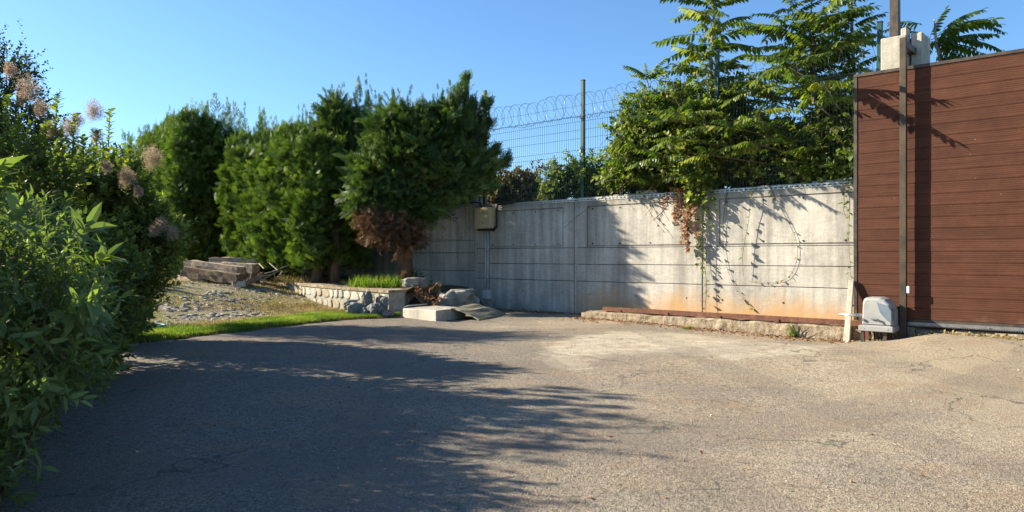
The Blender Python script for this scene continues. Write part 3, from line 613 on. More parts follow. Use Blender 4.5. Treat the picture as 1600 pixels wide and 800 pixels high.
# concrete pillar behind the gate with steel pole
pil = thing('concrete_pillar', 'pale concrete pillar rising behind the left end of the brown gate', 'pillar', W(7.3, .2, .4))
qa, qb, qc = s_at(1376, .25), s_at(1416, .25), s_at(1442, .1)
part('shaft', MB().wbox(qa, qb, -.05, .25, .2, z_at(60, 9.5)), M['pale_concrete'], pil, bevel=.01)
part('rear_shaft', MB().wbox(qb+.02, qc, -.28, .12, .2, z_at(56, 9.5)), M['pale_concrete'], pil, bevel=.012)
part('crown_block', MB().wbox(qb-.08, qb-.01, .02, .18, z_at(60, 9.5)+.001, z_at(43, 9.4)), M['pale_concrete'], pil, bevel=.01)
pole = MB(); a, b = s_at(1390, .12), s_at(1404, .12); pole.wbox(a, b, .03, .13, z_at(60, 9.5)+.0015, 6.4)
tag(part('steel_pole', pole, M['steel'], bevel=.004), 'dark steel pole rising out of the frame from the concrete pillar', 'pole')

# ================================================================ TRACK KERB
ka, kb = s_at(910, GD+.1), s_at(1322, GD+.1); kerb = thing('track_kerb', 'long stained concrete kerb in front of the wall carrying a rusty gate track', 'kerb', W(ka, GD, .4))
x = ka; mb = MB()
segs = [ka, ka+1.1, ka+2.9, ka+4.2, kb]
for a, b in zip(segs[:-1], segs[1:]): part('kerb_block', rough_block(a, b-.004, .28, GD+.14+random.uniform(-.008, .01), .1, .60), M['kerb'], kerb)
ra_, rb_ = s_at(945, GD), s_at(1350, GD)
tr = part('track', MB().wbox(ra_, rb_, GD-.05, GD+.07, .612, .622).wbox(ra_, rb_, GD+.060, GD+.0701, .622, .682).wbox(ra_, rb_, GD-.05, GD-.044, .622, .658), M['rust'], kerb)
for x in np.arange(ra_+.3, rb_, .85): part('anchor', MB().wbox(x, x+.06, GD+.0703, GD+.085, .60, .645), M['rust'], tr)
# white plank leaning against the gate frame
pm = MB(); a = s_at(1319, .75); b = s_at(1329, .75); t0 = s_at(1327, .52); t1 = s_at(1335, .52)
pm.hexa([W(a, .80, .40), W(b, .80, .40), W(b, .76, .40), W(a, .76, .40), W(t0, .55, z_at(437, 9.6)), W(t1, .55, z_at(437, 9.6)), W(t1, .515, z_at(437, 9.6)), W(t0, .515, z_at(437, 9.6))])
tag(part('wooden_plank', pm, M['old_white'], bevel=.004), 'narrow whitewashed plank leaning on the left edge of the gate', 'plank')
# gate motor
ma, mbx = s_at(1347, .85), s_at(1397, .85); mz = lambda py: z_at(py, 8.85)
mot = thing('gate_motor', 'grey sliding gate motor on rusty legs before the brown gate', 'gate motor', W((ma+mbx)/2, .75, .42))
def motor_body(s0_, s1_, d0, d1, z0, z1, tl, tr_, m):
    # rounded-top housing: profile in (s, z) extruded over depth and pulled in at the front top
    prof = [(s0_-.008, z0), (s1_+.004, z0), (s1_, z0+(z1-z0)*.55), (s1_-.03, z0+(z1-z0)*.80), (s1_-.085, z1-.02), (s1_-.14, z1), (s0_+.05, z1), (s0_+.016, z1-.02), (s0_+.004, z1-.06)]
    n = len(prof); mb = MB(); c = ((s0_+s1_)/2, (z0+z1)/2); A = []
    for d, k in ((d0, 1), (d1-.05, 1), (d1-.015, .97), (d1, .90)):
        A += [W(c[0]+(s-c[0])*k, d, z0+(z-z0)*(1-(1-k)*.8)) for s, z in prof]
    f = [(r*n+i, r*n+(i+1) % n, (r+1)*n+(i+1) % n, (r+1)*n+i) for r in range(3) for i in range(n)]+[tuple(range(n-1, -1, -1)), tuple(range(3*n, 4*n))]
    return mb.add(A, f)
part('housing', motor_body(ma, mbx-.02, .60, .86, mz(512), mz(466), 0, 0, M['motor']), M['motor'], mot, bevel=.004, smooth=False)
part('base_skirt', MB().wbox(ma-.03, mbx+.0, .585, .895, mz(520), mz(511)), M['motor'], mot, bevel=.008)
sm_ = mbx-.02; zz0, zz1 = mz(507), mz(469)
part('side_cover', MB().add([W(sm_-.17, .862, zz1-.035), W(sm_-.05, .866, zz1-.07), W(sm_-.008, .868, zz0+.16), W(sm_-.005, .868, zz0+.03), W(sm_-.05, .868, zz0+.04), W(sm_-.13, .868, zz0+.13),
      W(sm_-.17, .80, zz1-.035), W(sm_-.03, .80, zz1-.07), W(sm_+.012, .80, zz0+.16), W(sm_+.010, .80, zz0+.03), W(sm_-.05, .80, zz0+.04), W(sm_-.13, .80, zz0+.13)],
      [(5, 4, 3, 2, 1, 0), (6, 7, 8, 9, 10, 11)]+[(i, (i+1) % 6, (i+1) % 6+6, i+6) for i in range(6)]), M['motor_blue'], mot)
part('release_handle', MB().tube([W(ma+.11, .872, mz(500)), W(ma+.19, .89, mz(500)), W(ma+.21, .885, mz(504))], .011, 6).tube([W(ma+.02, .87, mz(502)), W(ma+.02, .883, mz(502))], .018, 8), M['motor_blue'], mot)
part('cable_arm', MB().tube([W(ma-.28, .80, mz(496)), W(ma-.02, .80, mz(495))], .017, 8).tube([W(ma-.30, .78, mz(497)), W(ma-.15, .83, mz(496.5)), W(ma+.02, .8, mz(497))], .010, 6), M['galv'], mot, smooth=True)
gz_ = .36
part('seam', MB().wbox(ma-.006, mbx-.018, .62, .8625, mz(509.5), mz(508.6)), M['black'], mot)
for x_ in (ma+.03, mbx-.06): part('screw', MB().tube([W(x_, .8952, mz(515.5)), W(x_, .899, mz(515.5))], .009, 8), M['galv'], mot)
for x in (ma-.02, ma+.235): part('leg', MB().wbox(x, x+.04, .80, .84, gz_, mz(520)-.001), M['steel'], mot)
for x in (ma-.02, ma+.235): part('leg', MB().wbox(x, x+.045, .63, .675, gz_, mz(520)-.001), M['rust'], mot)
lc = MB()
for k in range(4): x = ma+.06+k*.04; lc.tube([W(x, .74, mz(521)), W(x+.02, .77, .50), W(x-.01+.05*math.sin(k), .76, .40)], .009, 5)
part('cable', lc, M['black'], mot)

# ================================================================ STONE WALL OF THE PLANTING BED
CN = Vector((-2.16, 13.0, 0)); LE = Vector((-5.3, 16.3, 0)); u = (LE-CN).normalized(); nf = Vector((-u.y, u.x, 0)); nf = nf if nf.dot(Vector((0, -1, 0))) > 0 else -nf; LW = (LE-CN).length
sw = thing('stone_wall', 'low curving retaining wall of pale irregular stones set in mortar round the planting bed', 'stone wall', (CN.x, CN.y, .45))
ztop = .90
def SW(a, d, z):                                        # a along the wall from the corner, d out of its front face
    bend = .10*math.sin(a/LW*3.14)*2
    p = CN+u*a+nf*(d+bend*.6); return (p.x, p.y, z+.07*a/LW)
core = MB(); nseg = 12
for i in range(nseg):
    a0, a1 = LW*i/nseg, LW*(i+1)/nseg
    core.hexa([SW(a0, 0, .2), SW(a0, -.34, .2), SW(a1, -.34, .2), SW(a1, 0, .2), SW(a0, 0, ztop-.05), SW(a0, -.34, ztop-.05), SW(a1, -.34, ztop-.05), SW(a1, 0, ztop-.05)])
part('mortar_core', core, M['mortar'], sw)
cap = MB()
for i in range(nseg):
    a0, a1 = LW*i/nseg, LW*(i+1)/nseg; e = -.02 if i == 0 else 0
    cap.hexa([SW(a0+e, .02, ztop-.048), SW(a0+e, -.36, ztop-.048), SW(a1, -.36, ztop-.048), SW(a1, .02, ztop-.048), SW(a0+e, .02, ztop+.012*random.random()), SW(a0+e, -.36, ztop), SW(a1, -.36, ztop), SW(a1, .02, ztop+.012*random.random())])
part('coping', cap, M['kerb'], sw, bevel=.012)
def stone(cx, cz, w_, h_, fn, proud):
    n = 8; mb = MB(); rs = [random.uniform(.78, 1.12) for _ in range(n)]; A = []
    for d, k in ((-.01, 1.0), (proud*.6, .97), (proud, .80)):
        for i in range(n):
            a = 2*math.pi*(i+.5)/n; c, s_ = math.cos(a), math.sin(a); m_ = max(abs(c), abs(s_))**1.25
            A.append(fn(cx+c/m_*w_/2*rs[i]*k, d, cz+s_/m_*h_/2*rs[(i+3) % n]*k))
    A.append(fn(cx+random.uniform(-.02, .02), proud*1.15, cz)); f = [(r*n+i, r*n+(i+1) % n, (r+1)*n+(i+1) % n, (r+1)*n+i) for r in range(2) for i in range(n)]+[(2*n+i, 2*n+(i+1) % n, 3*n) for i in range(n)]
    return mb.add(A, f)
for row, (zc, hh) in enumerate(((.745, .19), (.54, .20), (.36, .15))):
    a = .02
    while a < LW-.1:
        w_ = random.uniform(.15, .27); zz_ = zc+random.uniform(-.012, .012)
        if row == 0 or g(*SW(a+w_/2, 0, 0)[:2]) < zz_+.10: part('stone', stone(a+w_/2, zz_, w_-.014, hh*random.uniform(.75, 1.0), SW, random.uniform(.010, .022)), random.choice(M['stone']), sw)
        a += w_
E1 = Vector((-1.80, 14.3, 0)); ue = (E1-CN).normalized(); ne = Vector((ue.y, -ue.x, 0))
def SE(a, d, z): p = CN+ue*a+ne*d; return (p.x, p.y, z)
part('mortar_core', MB().hexa([SE(.0, 0, .2), SE(1.35, 0, .2), SE(1.35, -.3, .2), SE(.3, -.3, .2), SE(.0, 0, ztop-.052), SE(1.35, 0, ztop-.052), SE(1.35, -.3, ztop-.052), SE(.3, -.3, ztop-.052)]), M['mortar'], sw)
part('coping', MB().hexa([SE(.0, .03, ztop-.05), SE(1.36, .03, ztop-.05), SE(1.36, -.3, ztop-.05), SE(.36, -.3, ztop-.05), SE(0, .03, ztop+.004), SE(1.36, .03, ztop+.004), SE(1.36, -.3, ztop+.004), SE(.36, -.3, ztop+.004)]), M['mortar'], sw)
for (a, z, w_, h_) in ((.22, .70, .40, .24), (.22, .46, .40, .18), (.62, .72, .34, .22), (.60, .50, .36, .18), (1.0, .70, .36, .25), (1.0, .45, .38, .2)):
    part('stone', stone(a, z, w_, h_, SE, .02), M['stone'][2 if a < .3 else 1], sw)
# planting bed soil behind it
bed = MB(); nb_ = 14; rows = []
for i in range(nb_+1):
    f_ = i/nb_; a = Vector(SW(LW*f_, -.3, 0)); b = Vector(W(-1.2-6.8*f_, .02, 0)); rows.append([(a.lerp(b, t).x, a.lerp(b, t).y, .86+.14*f_+.16*math.sin(t*3.1)*(.5+f_*.5)+.03*mn.noise(Vector((f_*9, t*7, 0)))) for t in (0, .2, .4, .6, .8, 1)])
bed.add([p for r in rows for p in r], [(i*6+j, i*6+j+1, (i+1)*6+j+1, (i+1)*6+j) for i in range(nb_) for j in range(5)])
tag(part('soil', bed, M['soil'], smooth=True), kind='structure')
sl2 = MB(); A = [(-1.9, 13.3), (-1.5, 13.6), (-1.1, 13.9), (-.75, 14.2), (-.45, 14.55)]; B = [(-1.95, 14.9), (-1.7, 15.1), (-1.45, 15.2), (-1.2, 15.2), (-.95, 15.0)]
vv = []
for t in range(6): vv += [(a[0]+(b[0]-a[0])*t/5, a[1]+(b[1]-a[1])*t/5, .40+.50*math.sin(min(t/5*1.6, 1.57))+.04*mn.noise(Vector((i*2., t*1.3, 4)))) for i, (a, b) in enumerate(zip(A, B))]
sl2.add(vv, [(t*5+i, t*5+i+1, (t+1)*5+i+1, (t+1)*5+i) for t in range(5) for i in range(4)]); tag(part('soil_bank', sl2, M['soil'], smooth=True), kind='structure')

# concrete slab block, leaning board, boulders
c0 = Vector((-1.83, 12.4)); c1 = Vector((-1.2, 11.76)); c2 = Vector((-.78, 12.57)); c3 = c0+c2-c1
hx = [(p.x, p.y, .35) for p in (c0, c1, c2, c3)]+[(p.x, p.y, z) for p, z in ((c0, .625), (c1, .635), (c2, .63), (c3, .62))]
tag(part('concrete_block', MB().hexa(hx), M['pale_concrete'], bevel=.012), 'flat square concrete block lying beside the end of the stone wall', 'block')
bq = MB(); up = [Vector((-1.0, 12.15, .645)), Vector((-.66, 13.2, .66))]; lo = [Vector((-.11, 13.1, .485)), Vector((-.53, 11.95, .475))]
A = []; n = 6
for i in range(n+1):
    for j in range(n+1):
        s_, t_ = i/n, j/n; p = (up[0].lerp(lo[1], s_)).lerp(up[1].lerp(lo[0], s_), t_); p = p+Vector((.03*mn.noise(Vector((i*1., j*.7, 0))), .04*mn.noise(Vector((j*1.1, i*.6, 3))), .035*math.sin(s_*3.14)*(1-.4*t_)+.018*mn.noise(Vector((i*.8, j*.8, 5))))); A.append(p)
k = (n+1)**2; A2 = A+[p-Vector((.004, 0, .022)) for p in A]; f = [(i*(n+1)+j, (i+1)*(n+1)+j, (i+1)*(n+1)+j+1, i*(n+1)+j+1) for i in range(n) for j in range(n)]; f += [tuple(q+k for q in reversed(x)) for x in f]
rim = [i for i in range(n)]+[i*(n+1)+n for i in range(n)]+[n*(n+1)+n-i for i in range(n)]+[(n-i)*(n+1) for i in range(n)]; f += [(rim[i], rim[(i+1) % len(rim)], rim[(i+1) % len(rim)]+k, rim[i]+k) for i in range(len(rim))]
tag(part('warped_board', MB().add(A2, f), M['sheet']), 'mossy warped board leaning from the concrete block down to the asphalt', 'board')
bd = MB(); lumpy(bd, (-1.0, 13.75, .62), (.38, .28, .27), 3, .24, 4, .3, .3); tag(part('boulder', bd, M['boulder']), 'large rough boulder at the foot of the concrete wall below the pipes', 'boulder')
bd = MB(); lumpy(bd, (-1.82, 13.9, .98), (.26, .2, .12), 8, .2, 3, .1, .2); tag(part('boulder', bd, M['boulder']), 'whitish rock lying on top of the right end of the stone wall', 'boulder')
for i, (px, py, sx, sz, lb) in enumerate(((556, 484, .16, .13, 'dark jagged rock standing leftmost in the rock heap on the grass'), (574, 470, .10, .17, 'upright blackish rock leaning on the stone wall'), (588, 484, .20, .11, 'broad grey rock lying at the front of the rock heap'),
                                ((570), 488, .12, .09, 'small grey rock between the grass and the stone wall'), (597, 474, .11, .14, 'round dark rock against the stone wall face'), (548, 476, .13, .09, 'small dark rock behind the rock heap in the grass'), (606, 490, .12, .06, 'flat brownish rock beside the corner of the stone wall'))):
    y = 12.35+(495-py)*.012; bd = MB(); lumpy(bd, ((px-800)/F*y, y, z_at(py, y)), (sx, sx*.7, sz), 20+i, .24, 3, i*.7, .15); tag(part('rock', bd, M['rock']), lb, 'rock', 'rocks heaped against the stone wall')
# grey cable by the wall corner
cb = MB(); cb.tube([(-2.12, 12.75, .50), (-2.0, 12.6, .56), (-1.75, 12.5, .66), (-1.45, 12.7, .68)], .010, 6); tag(part('loose_cable', cb, M['cable'], smooth=True), 'thin grey cable bent from the wall corner over the concrete block', 'cable')
hs = MB(); pts = []
for i in range(60):
    t = i/59; a = t*9.5; pts.append((-5.25+.28*math.cos(a)*(1-.2*t)+t*.25, 10.3+.22*math.sin(a), g(-5.2, 10.3)+.03+.05*t))
hs.tube(pts, .013, 6); tag(part('garden_hose', hs, M['hose'], smooth=True), 'coiled teal garden hose on the dry yard behind the shrubs', 'hose')

# ================================================================ OLD TIMBERS
def beam(p, q, wd, ht, m, lb, seed):
    p = Vector(p); q = Vector(q); d = q-p; L_ = d.length; d.normalize(); sd_ = Vector((-d.y, d.x, 0)).normalized(); upv = d.cross(sd_); upv = upv if upv.z > 0 else -upv; mb = MB(); n = 9; V_ = []
    prof = [(-1, -1), (0, -1.03), (1, -1), (1.04, 0), (1, .85), (.5, 1.05), (-.3, .92), (-1, 1), (-1.03, .1)]; k = len(prof)
    for i in range(n+1):
        t = i/n; c = p+d*L_*t
        for j, (a, b) in enumerate(prof):
            nz = mn.noise(Vector((t*5+seed, j*1.3, seed*2.))); e = (.05*mn.noise(Vector((j*2.3, seed, 1.))) if i in (0, n) else 0)
            V_.append(c+sd_*a*wd/2*(1+.16*nz)+upv*b*ht/2*(1+.22*nz)+d*e*2)
    f = [(i*k+j, i*k+(j+1) % k, (i+1)*k+(j+1) % k, (i+1)*k+j) for i in range(n) for j in range(k)]+[tuple(range(k-1, -1, -1)), tuple(n*k+j for j in range(k))]
    return tag(part('timber_beam', mb.add(V_, f), m), lb, 'timber', 'old timbers stacked by the hedge')
def pt(px, py, y): return ((px-800)/F*y, y, z_at(py, y))
beam(pt(331, 408, 16.4), pt(412, 409, 16.2), .24, .17, M['timber'], 'pale squared timber on top at the back of the timber pile', 1)
beam(pt(296, 413, 15.6), pt(378, 424, 15.2), .26, .19, M['timber'], 'split grey timber lying across the front of the timber pile', 2)
beam(pt(289, 424, 15.4), pt(374, 436, 15.0), .26, .20, M['timber_dark'], 'rotten brown timber at the bottom front of the timber pile', 3)
beam(pt(345, 417, 15.9), pt(400, 420, 15.6), .24, .20, M['timber'], 'middle timber with a sawn end facing right in the pile', 4)
beam(pt(360, 432, 15.8), pt(398, 434, 15.6), .22, .22, M['timber_dark'], 'dark short timber underneath the right side of the pile', 5)
beam(pt(388, 442, 15.1), pt(413, 427, 15.2), .12, .09, M['timber_dark'], 'short plank propped at a slant against the right of the timber pile', 6)
beam(pt(283, 434, 15.7), pt(322, 442, 15.2), .20, .13, M['timber'], 'low flat timber half buried left of the timber pile', 7)
bk = MB(); q = pt(374, 444, 15.0); bk.box(q, (.26, .18, .13), .2); tag(part('concrete_block', bk, M['pale_concrete'], bevel=.01), 'small pale block wedged under the timber pile', 'block')
q0 = MB(); 
for i in range(9): a = random.uniform(0, 3); x = -5.1+random.uniform(-.3, .6); y = 15.5+random.uniform(-.3, .3); q0.tube([(x, y, 1.0+.03*i), (x+.35*math.cos(a), y+.3*math.sin(a), 1.05+.03*i+random.uniform(0, .15))], .012, 5)
tag(part('branch_litter', q0, M['pale_bark']), 'broken branches dumped between the timbers and the hedge', 'branches', kind='stuff')

# ================================================================ CONIFERS
def tree_trunk(parent, pts, rad, m, k=9, name='trunk'): return part(name, MB().tube(pts, rad, k), m, parent, smooth=True)
def hedge_box(name, label, corner, ud, vd, lu, lv, z0, z1, n, per, m, tops, seed, lay=.22, topn=.35, trunks=(), faces='uvUVt', rough=.12):
    """clipped hedge: box with corner, horizontal unit axes ud, vd and lengths; leafy sprays on its faces"""
    c = np.array(corner, float); ud = np.array([*ud, 0.]); vd = np.array([*vd, 0.]); P = []; Q = []
    spec = {'u': (c, ud, lu, -vd), 'U': (c+vd*lv, ud, lu, vd), 'v': (c, vd, lv, -ud), 'V': (c+ud*lu, vd, lv, ud)}
    for key, (o, ax, ln_, nn) in spec.items():
        if key not in faces: continue
        m_ = int(n*ln_*(z1-z0)); a = rng.uniform(0, ln_, m_); z = rng.uniform(z0, z1, m_)
        lum = rough*(.5*np.sin(a*3.1+seed+z*2.2)*np.sin(z*3.7+seed*2)+.7*np.sin(a*9.3+z*3+seed)*np.sin(z*8.1-a*2)+.5*np.sin(a*17+z*5)*np.sin(z*15+a*3))
        dep = -rng.exponential(lay*.5, m_)+lum; bulge = .15*np.sin(np.clip((z-z0)/(z1-z0), 0, 1)*3.14)
        zt_ = z1+.25*np.sin(a*2.3+seed)+.15*np.sin(a*5.1); ok = z < zt_
        P.append((o+ax*a[:, None]+nn*(dep+bulge)[:, None]+UP*z[:, None])[ok]); Q.append((np.repeat(nn[None], m_, 0))[ok])
    m_ = int(n*lu*lv*topn*2); a = rng.uniform(0, lu, m_); b = rng.uniform(0, lv, m_); zt_ = z1+.25*np.sin(a*2.3+seed)+.15*np.sin(b*5.1+a)-rng.exponential(.12, m_)
    P.append(c+ud*a[:, None]+vd*b[:, None]+UP*zt_[:, None]); Q.append(np.repeat(np.array([[0, 0, 1.6]]), m_, 0))
    P = np.concatenate(P); Q = unit(np.concatenate(Q))
    t = thing(name, label, 'hedge', (c[0]+ud[0]*lu/2+vd[0]*lv/2, c[1]+ud[1]*lu/2+vd[1]*lv/2, z0))
    A = sprays(P, Q, per+1, (.11, .24), .5, .55, spread=.06); Bm = leaders([(x, y, z-.1, h*.8) for x, y, z, h in tops[::2]], k=26); tq = np.array([(x+rng.normal()*.12, y+rng.normal()*.12, z-.05+rng.normal()*.12) for x, y, z, h in tops for _ in range(4)]); C5 = plumes(tq, np.tile(UP, (len(tq), 1)), 12, (.5, .95), (.12, .24), .22, .2, .7); it = np.where(Q[:, 2] > .8)[0]; it = it[rng.random(len(it)) < .10]; C3 = plumes(P[it], Q[it], 9, (.4, .75), (.15, .28), .35, .3)
    io = np.where(Q[:, 2] < .8)[0]; io = io[rng.random(len(io)) < .05]; C4 = plumes(P[io], Q[io], 6, (.25, .4), (.12, .22), .3, .8); v, l, s, ti = merge([A, Bm, C3, C4, C5]); np_mesh('foliage', v, l, s, m, t, ti, kind='stuff')
    # inner twigs and shaded old wood
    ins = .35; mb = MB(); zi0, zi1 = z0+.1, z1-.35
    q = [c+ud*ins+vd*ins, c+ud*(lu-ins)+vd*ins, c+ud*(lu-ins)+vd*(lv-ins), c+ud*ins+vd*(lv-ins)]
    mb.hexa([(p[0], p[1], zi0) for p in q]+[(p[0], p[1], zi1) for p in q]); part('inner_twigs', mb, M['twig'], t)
    for (x, y, r_) in trunks: tree_trunk(t, [(x, y, z0-.8), (x+.03, y, z0+.3), (x, y+.03, z0+1.5)], [r_*1.2, r_, r_*.7], M['bark'])
    return t
# far hedge with a lit end (left) and a shaded side (right)
hc = (-7.75, 17.4, 0)
tops = [((px-800)/F*y, y, z_at(py+40, y), random.uniform(.45, .7)) for px, py, y in ((228, 172, 18.6), (243, 165, 18.4), (262, 158, 18.2), (280, 150, 18.3), (298, 140, 18.4), (318, 135, 18.6), (342, 132, 18.8), (356, 137, 19), (374, 140, 19.2), (206, 185, 20), (195, 176, 20.5), (410, 152, 19.5), (428, 168, 19.5), (268, 150, 19), (330, 150, 18))]
hedge_box('cypress_hedge', 'tall far cypress hedge with a sunlit clipped end and a deeply shaded side', hc, (.80, .60), (-.60, .80), 4.6, 5.4, .7, z_at(206, 18.2), 420, 3, M['cypress'], tops, 1, faces='uvU', rough=.16)
# the clipped hedge over the timbers
hA = (-6.45, 17.0, 0); udA = (DR[0], DR[1])
tops = [((px-800)/F*y, y, z_at(py+36, y), random.uniform(.4, .6)) for px, py, y in ((385, 172, 17), (412, 150, 16.8), (408, 160, 17), (440, 178, 16.5), (466, 160, 16.2), (480, 168, 16.4), (500, 150, 16))]
hedge_box('cypress_hedge', 'bright green clipped cypress hedge between the timber pile and the raised bed', hA, udA, (-NR[0], -NR[1]), 3.35, 1.3, 1.35, z_at(232, 16.4), 560, 3, M['cypress'], tops, 2,
          trunks=((-4.05, 15.4, .11), (-3.62, 15.15, .09)), faces='uvUV', rough=.19, lay=.34)
def conifer(label, base, ells, n, per, m, tops, seed, ln=(.24, .45), up=.45, lump=.2, trunk=None, dead=None, keep=None, fill=.25, jit=.45, limbs=60):
    t = thing('cypress_tree', label, 'tree', base)
    P, Q = ells_surface(ells, n, (.80, 1.03), lump, 1.0, keep=keep, seed=seed); parts_ = [plumes(P, Q*np.array([1.25, 1.25, .75]), per*3+4, (.35, .95), (.10, .24), jit, up)]
    P2, Q2 = ells_surface(ells, int(n*fill), (.45, .8), lump, 1.0, keep=keep, seed=seed); parts_.append(sprays(P2, Q2, per, ln, up, .6)); itp = rng.choice(np.where(Q[:, 2] > .55)[0], 46); parts_.append(plumes(P[itp], np.tile(UP, (len(itp), 1))+rng.normal(size=(len(itp), 3))*.2, 14, (.35, .75), (.08, .19), .25, .2, .7))
    tq = np.array([(x+rng.normal()*.08, y+rng.normal()*.08, z+.05) for x, y, z, h in tops for _ in range(5)]); parts_.append(plumes(tq, np.tile(UP, (len(tq), 1))+rng.normal(size=(len(tq), 3))*.12, 22, (.6, 1.3), (.08, .22), .14, .2, .75)); v, l, s, ti = merge(parts_); np_mesh('foliage', v, l, s, m, t, ti, kind='stuff')
    if trunk: tree_trunk(t, trunk[0], trunk[1], M['bark'])
    idx = rng.choice(len(P), limbs); mb = MB(); tp = [Vector(p) for p in trunk[0]]
    prs = []
    for i in idx:
        e = Vector(P[i]); k = random.uniform(.45, .95); zt_ = tp[0].z+(min(e.z, tp[-1].z)-tp[0].z)*k
        o = min(range(len(tp)-1), key=lambda q: abs((tp[q].z+tp[q+1].z)/2-zt_)); a, b = tp[o], tp[o+1]; f_ = min(max((zt_-a.z)/max(b.z-a.z, .01), 0), 1); prs.append((a.lerp(b, f_), e))
    limb_net(mb, base, prs, .03, .004, 5, .1); part('branches', mb, M['bark'], t, kind='stuff')
    if dead is not None:
        P, Q = ells_surface(dead, 520, (.2, 1.05), .45, 1.6, seed=4); v, l, s, ti = sprays(P, Q*np.array([1.2, 1.2, .5]), 3, (.10, .24), -.15, .6); np_mesh('dead_foliage', v, l, s, M['dead'], t, ti, kind='stuff', label='brown dead foliage hanging round the trunk')
    return t
y2 = 15.7; X2 = lambda px, y: (px-800)/F*y
conifer('dark loose cypress between the clipped hedge and the spreading tree', (X2(520, 15.6), 15.6, .95),
        [((X2(505, y2), y2, 2.9), (.85, .7, 1.25)), ((X2(545, y2), y2+.2, 3.75), (.75, .6, .9)), ((X2(490, y2), y2+.3, 3.5), (.6, .5, .75)), ((X2(560, 15.4), 15.4, 2.9), (.5, .5, .8)), ((X2(525, y2), y2, 4.3), (.35, .35, .5))], 1500, 4, M['cypress_blue'],
        [(X2(px, y2), y2+.1, z_at(py+34, y2), .65) for px, py in ((470, 160), (516, 130), (535, 142), (560, 112), (575, 128), (590, 135), (500, 150))], 3,
        trunk=([(X2(520, 15.5), 15.5, .85), (X2(521, 15.6), 15.6, 1.8), (X2(528, 15.7), 15.7, 3.2), (X2(540, 15.7), 15.7, 4.5)], [.11, .09, .07, .03]))
y3 = 13.95
conifer('spreading dark cypress with sweeping branches in front of the concrete wall', (X2(632, 14.5), 14.5, 1.0),
        [((X2(735, y3), y3, z_at(250, y3)), (.26, .3, .32)), ((X2(690, y3), y3+.1, z_at(188, y3)), (.34, .35, .26)), ((X2(655, y3), y3+.1, z_at(205, y3)), (.4, .4, .33)), ((X2(598, y3), y3, z_at(275, y3)), (.58, .48, .52)), ((X2(650, y3), y3, z_at(245, y3)), (.75, .52, .70)), ((X2(692, y3), y3+.1, z_at(212, y3)), (.42, .42, .55)), ((X2(706, y3), y3, z_at(280, y3)), (.45, .42, .34)), ((X2(622, y3), y3+.1, z_at(200, y3)), (.44, .42, .42)),
         ((X2(575, y3), y3, z_at(315, y3)), (.34, .4, .24)), ((X2(650, y3), y3, z_at(318, y3)), (.6, .45, .22))], 1500, 4, M['cypress_blue'],
        [(X2(px, y3), y3, z_at(py+42, y3), .6) for px, py in ((619, 130), (634, 142), (664, 138), (700, 125), (716, 112), (690, 145), (742, 142), (652, 150))], 5, ln=(.24, .48), up=.12, lump=.46, fill=.2, keep=lambda p: ~((800+p[:, 0]/p[:, 1]*F > 728) & (400-(p[:, 2]-EYE)/p[:, 1]*F < 95)) & (800+p[:, 0]/p[:, 1]*F < 741),
        trunk=([(X2(636, 14.4), 14.4, .85), (X2(632, 14.3), 14.3, 1.5), (X2(626, 14.0), 14.0, 2.1), (X2(640, 14.0), 14.0, 3.0), (X2(648, 14.05), 14.05, 3.7)], [.17, .125, .12, .07, .03]),
        dead=[((X2(615, 13.7), 13.7, z_at(355, 13.9)), (.44, .42, .19)), ((X2(585, 13.6), 13.6, z_at(350, 13.6)), (.26, .3, .12)), ((X2(636, 13.8), 13.8, z_at(372, 13.8)), (.2, .25, .22))])
# the long low branch reaching past the fence post belongs to a limb of its own
P = []; D = []
for (xa, ya, za, xb, yb, zb_) in ((-1.0, 13.9, 3.1, -.42, 13.9, 4.05), (-1.0, 13.9, 3.4, -.45, 13.95, 4.4), (-1.0, 13.9, 2.9, -.3, 13.9, 3.5), (-1.1, 13.85, 2.7, -.06, 13.85, 3.33), (-.9, 13.85, 2.9, -.25, 13.85, 3.22), (-1.0, 13.85, 3.3, -.72, 13.85, 4.45), (-.9, 13.85, 3.4, -.78, 13.85, 4.25), (-1.1, 13.85, 2.6, -.35, 13.85, 2.85), (-1.2, 13.85, 3.8, -.85, 13.85, 4.85), (-1.0, 13.85, 3.0, -.55, 13.85, 3.75)):
    a = np.array([xa, ya, za]); b = np.array([xb, yb, zb_])
    for i in range(60): t_ = random.random()**.8; P.append(a+(b-a)*t_+rng.normal(size=3)*.07*(1.25-t_)); D.append(b-a)
vv_, l, s, ti = sprays(np.array(P), unit(np.array(D)), 4, (.14, .28), .25, .4, spread=.05)
par = [o for o in bpy.data.objects if o.name.startswith('cypress_tree')][-1]; np_mesh('sweeping_branch', vv_, l, s, M['cypress_blue'], par, ti, kind='stuff')

